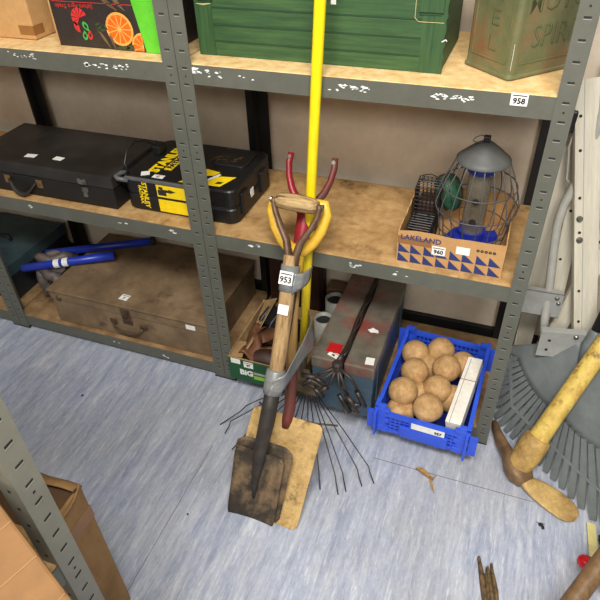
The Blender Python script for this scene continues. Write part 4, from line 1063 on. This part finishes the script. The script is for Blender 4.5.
b=MB(); b.loft(sweep([((.909,.074,.018),.003,.012),((.914,.062,.028),.007,.022),((.934,.006,.036),.014,.024),((.962,-.048,.040),.018,.024),((.985,-.078,.038),.036,.030),((1.003,-.102,.034),.038,.028),((1.022,-.120,.026),.024,.020)])); b.build('axe_head','pick_head',t,smooth=True)
b=MB(); b.loft(sweep([((1.012,-.108,.030),.018,.018),((1.03,-.118,.022),.026,.010),((1.06,-.128,.016),.037,.0065),((1.10,-.146,.013),.041,.005),((1.135,-.164,.009),.039,.0045),((1.153,-.174,.007),.030,.0035),((1.163,-.180,.005),.012,.002)],n=16)); b.build('adze_blade','pick_adze',t,smooth=True)

# floor bits
t=thing('wooden_shaft','round brown wooden tool shaft in the bottom right corner','tool handle')
t.location=(1.10,-.53,.19); oo=V((1.10,-.53,.19))
a=V((1.085,-.572,.165)); c=V((1.205,-.355,.245)); 
b=MB(); b.tube([a-(c-a)*1.3-oo,a-oo,c-oo,c+(c-a)*1.2-oo],[.0235,.022,.021,.020],18); b.build('shaft','shaft_brown',t,smooth=True)
a2=a-(c-a)*1.3
t.location=t.location
b=MB(); b.tube([c+(c-a)*1.2-oo,V((1.34,-.09,.33))-oo],.02,14); b.build('shaft_end','shaft_brown',t,smooth=True)
b=MB(); b.tube([a2-oo,a2+V((-.02,-.04,-a2.z+.003))-oo],[.023,.024],14); b.build('lower_end','shaft_brown',t,smooth=True)
t=thing('red_handle_tool','glossy red plastic handle tip lying under the brown shaft','tool handle',loc=(1.172,-.368,.10))
b=MB(); b.tube([(-.028,.012,.0),(-.024,.010,0),(-.014,.006,0),(.01,-.006,0),(.05,-.026,0),(.10,-.05,-.01)],[.005,.013,.0185,.0205,.0205,.019],16); b.build('grip','plastic_red',t,smooth=True)
b=MB(); b.tube([(.09,-.045,-.01),(.16,-.07,-.05),(.20,-.08,-.097)],.010,12); b.build('rod','steel',t,smooth=True)
t=thing('yellow_strip','pale yellow flat strip lying on the floor beside the leaf rake tips','strip',loc=(1.20,-.26,.0))
b=MB(); b.add([(-.012,.075,.012),(.010,.073,.012),(.020,-.06,.002),(-.002,-.06,.002)],[(0,1,2,3)]); b.build('strip','strip_yellow',t,solid=.003)
tag(t,'pale yellow flat strip lying on the floor beside the leaf rake tips','strip')
t=thing('stone','dark brown stone at the right edge by the yellow strip','stone',loc=(1.235,-.235,.018))
b=MB(); blob(b,(0,0,0),.020,5,0,10,.5,(1,1,.8)); b.build('rock','stone_dark',t,smooth=True)
# splintered wood
t=thing('split_stake','weathered split wooden stake with splintered tip lying on the floor','wood',Matrix.Translation((.962,-.472,.0))@Matrix.Rotation(math.radians(14),4,'Z'))
rnd=random.Random(5)
def spl(x0,x1,y0,y1,z1_,tip,name):
    rings=[]; n=10
    for k in range(n+1):
        v=k/n; y=y0+(y1-y0)*v; f=1 if v<.8 else (1-(v-.8)/.2*.55)
        cx=(x0+x1)/2+tip*max(0,v-.7)*.012+rnd.uniform(-.001,.001); w=(x1-x0)/2*f*rnd.uniform(.9,1.05); h=z1_*(.75+.25*f)*rnd.uniform(.9,1.05)
        rings.append([(cx-w,y,0.001),(cx+w,y,0.001),(cx+w*.9,y,h*.7),(cx+w*.2,y,h),(cx-w*.5,y,h*.92),(cx-w,y,h*.6)])
    b=MB(); b.loft(rings); return b.build(name,'bark',t)
spl(-.020,-.005,-.16,.098,.018,-1,'splinter'); spl(-.006,.010,-.16,.070,.024,0,'splinter'); spl(.008,.021,-.16,.082,.017,0,'splinter'); spl(-.012,.0,-.16,.050,.028,0,'splinter')
# dead leaf
t=thing('dead_leaf','curled dry brown leaf on the blue floor near the crate','leaf',Matrix.Translation((.750,-.183,.001))@Matrix.Diagonal((1.25,1.5,1.2,1)))
b=MB(); b.grid(lambda u,v:(-.030+.045*u,.012-.012*u+.012*(v-.5)*math.sin(PI*min(1,u*1.05)),.004+.007*abs(v-.5)*2+.004*math.sin(u*5)),8,4); b.build('blade','leaf_dry',t,smooth=True,solid=.0008)
b=MB(); b.grid(lambda u,v:(.004+.018*u,.004-.034*u+.0*v+.010*(v-.5)*math.sin(PI*u),.003+.005*abs(v-.5)*2),8,4); b.build('lobe','leaf_dry',t,smooth=True,solid=.0008)
b=MB(); b.tube([(-.01,.010,.006),(.014,.002,.006),(.02,.010,.006)],.001,5); b.build('stalk','leaf_dry',t)
t=thing('soil_crumb','small black crumb of debris on the floor below the mattock blade','debris',loc=(1.072,-.228,.002))
b=MB(); blob(b,(0,0,0.001),.005,2,0,6,.8,(1.2,1,.6)); blob(b,(.006,-.007,.001),.004,3,0,6,.8,(1,1.4,.6)); b.build('crumb','slot_dark',t)
b=MB(); b.tube([(-.012,.004,.002),(-.004,.002,.003)],.0008,4); b.tube([(.004,.003,.002),(.012,.005,.001)],.0008,4); b.build('fibre','slot_dark',t)
for i,(x,y,s,lab) in enumerate(((-.44,-.235,.004,'tiny dark speck on the floor at the left below the bottom beam'),(.13,-.52,.003,'tiny dark speck on the floor left of the spade blade'))):
    t=thing('grit',lab,'debris',loc=(x,y,.001)); b=MB(); blob(b,(0,0,.001),s,i+9,0,6,.5,(1,1,.5)); b.build('speck','slot_dark',t)
# ------------------------------------------------------------------ foreground rack (end of a second run) and boxes
FX=Matrix.Translation((.300,-.962,0)) @ Matrix.Rotation(PI/2,4,'Z')
# local x -> world +y ; local y -> world -x ; unit spans local x from -W to 0
FX=Matrix.Translation((.300,-.962-W,0)) @ Matrix.Rotation(PI/2,4,'Z')
t = thing('shelving_unit','grey slotted metal shelving bay in the near left foreground','shelves',FX,group='grey boltless shelving bays')
rack(t,(.06,.70,1.45),dark_back=False,paint='rack_paint_lit')
pst=[c for c in t.children if c.name.startswith('post')][1]
b=MB(); b.box(-PW,-PW+.002,.002,.030,0,1.83)
zz=.05
while zz<1.8: b.box(-PW-.0004,-PW,.0125,.0175,zz-.0025,zz+.0025,1); zz+=.0396
b.build('return_flange',['rack_paint_lit','slot_dark'],pst)
for ch in t.children:
    if ch.name.startswith('shelf_board') and False: pass
t = thing('cardboard_box','long orange-brown cardboard box on the near left foreground shelf','box',Matrix.Translation((.300,-1.026,.7022))@Matrix.Rotation(math.radians(-23),4,'Z'))
b=MB(); b.box(-.25,.215,-.40,.0,0,.218); b.build('body','cardboard_orange',t,bevel=.004)
b=MB(); b.box(-.248,.213,-.203,-.198,.2176,.2186)
b.build('centre_tape','tape_brown',t)
for x_ in (-.10,-.02,.05,.11,.17):
    b=MB(); b.tube([(x_,-.002,.218),(x_+.01,-.10,.2182),(x_-.004,-.195,.218)],.0012,5); b.build('crease','cardboard_crease',t)

t = thing('cardboard_box','tall tan cardboard box with raised torn flap on the floor behind the foreground post','box',loc=(.020,-.862,0))
b=MB(); b.box(-.095,.088,-.085,.085,0,.490); b.build('body','cardboard_old',t,bevel=.004)
MB().box(.0875,.0888,-.0855,.0855,.385,.425).build('packing_tape','tape_brown',t)
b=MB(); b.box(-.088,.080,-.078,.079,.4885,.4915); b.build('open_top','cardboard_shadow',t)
b=MB(); b.grid(lambda u,v:(-.095+.185*u,.085-.040*v*(1-.4*u),.490+.034*math.sin(PI*v*.55)*(1-u*.55)+.004*math.sin(u*9)),12,6); b.build('flap','cardboard_old',t,smooth=True,solid=.003)
b=MB(); b.grid(lambda u,v:(.088+.012*v*math.sin(u*3),.083-.10*u,.488+.016*v*(1-u)),8,4); b.build('torn_flap','cardboard_old',t,solid=.003)

# ------------------------------------------------------------------ light
w = bpy.data.worlds.new('World'); sc.world = w; w.use_nodes = True
bg = w.node_tree.nodes['Background']; bg.inputs['Color'].default_value = (1,.97,.93,1); bg.inputs['Strength'].default_value = .12
def area(loc, tgt, sx, sy, power, colr):
    l = bpy.data.lights.new('key_fill_light','AREA'); l.shape='RECTANGLE'; l.size=sx; l.size_y=sy; l.energy=power; l.color=colr
    o = bpy.data.objects.new('key_fill_light',l); col.objects.link(o); o.location=loc
    o.rotation_euler=(V(tgt)-V(loc)).to_track_quat('-Z','Y').to_euler(); return o
area((.85,-1.55,2.65),(.5,-.3,0),1.2,.4,88,(1,.965,.91))
area((.9,-3.0,2.5),(.5,.3,.8),2.2,.4,52,(1,.95,.88))  # added fill to brighten the back wall, not a known fixture
area((-1.5,-1.4,2.7),(-.7,-.1,.3),.9,.3,10,(1,.96,.91))  # added weak fill over the left bays, not a known fixture
# ------------------------------------------------------------------ camera
q=(7.97682865e-01,-1.27266738,1.52793783,-3.76173644e-01,6.76194874e-01,-3.89006715e-02,5.92524522e+02)
yaw,pit,rol,f=q[3:7]
fw=V((math.sin(yaw)*math.cos(pit),math.cos(yaw)*math.cos(pit),-math.sin(pit)))
r=fw.cross(V((0,0,1))).normalized(); u=r.cross(fw)
r2=r*math.cos(rol)+u*math.sin(rol); u2=-r*math.sin(rol)+u*math.cos(rol)
cam=bpy.data.cameras.new('Camera'); co=bpy.data.objects.new('Camera',cam); col.objects.link(co)
mm=Matrix((r2,u2,-fw)).transposed().to_4x4(); mm.translation=V(q[:3]); co.matrix_world=mm
cam.sensor_width=36; cam.lens=f/600*36; cam.clip_start=.02; cam.clip_end=50
sc.camera=co
sc.view_settings.view_transform='Standard'; sc.view_settings.look='None'; sc.view_settings.exposure=0; sc.view_settings.gamma=1
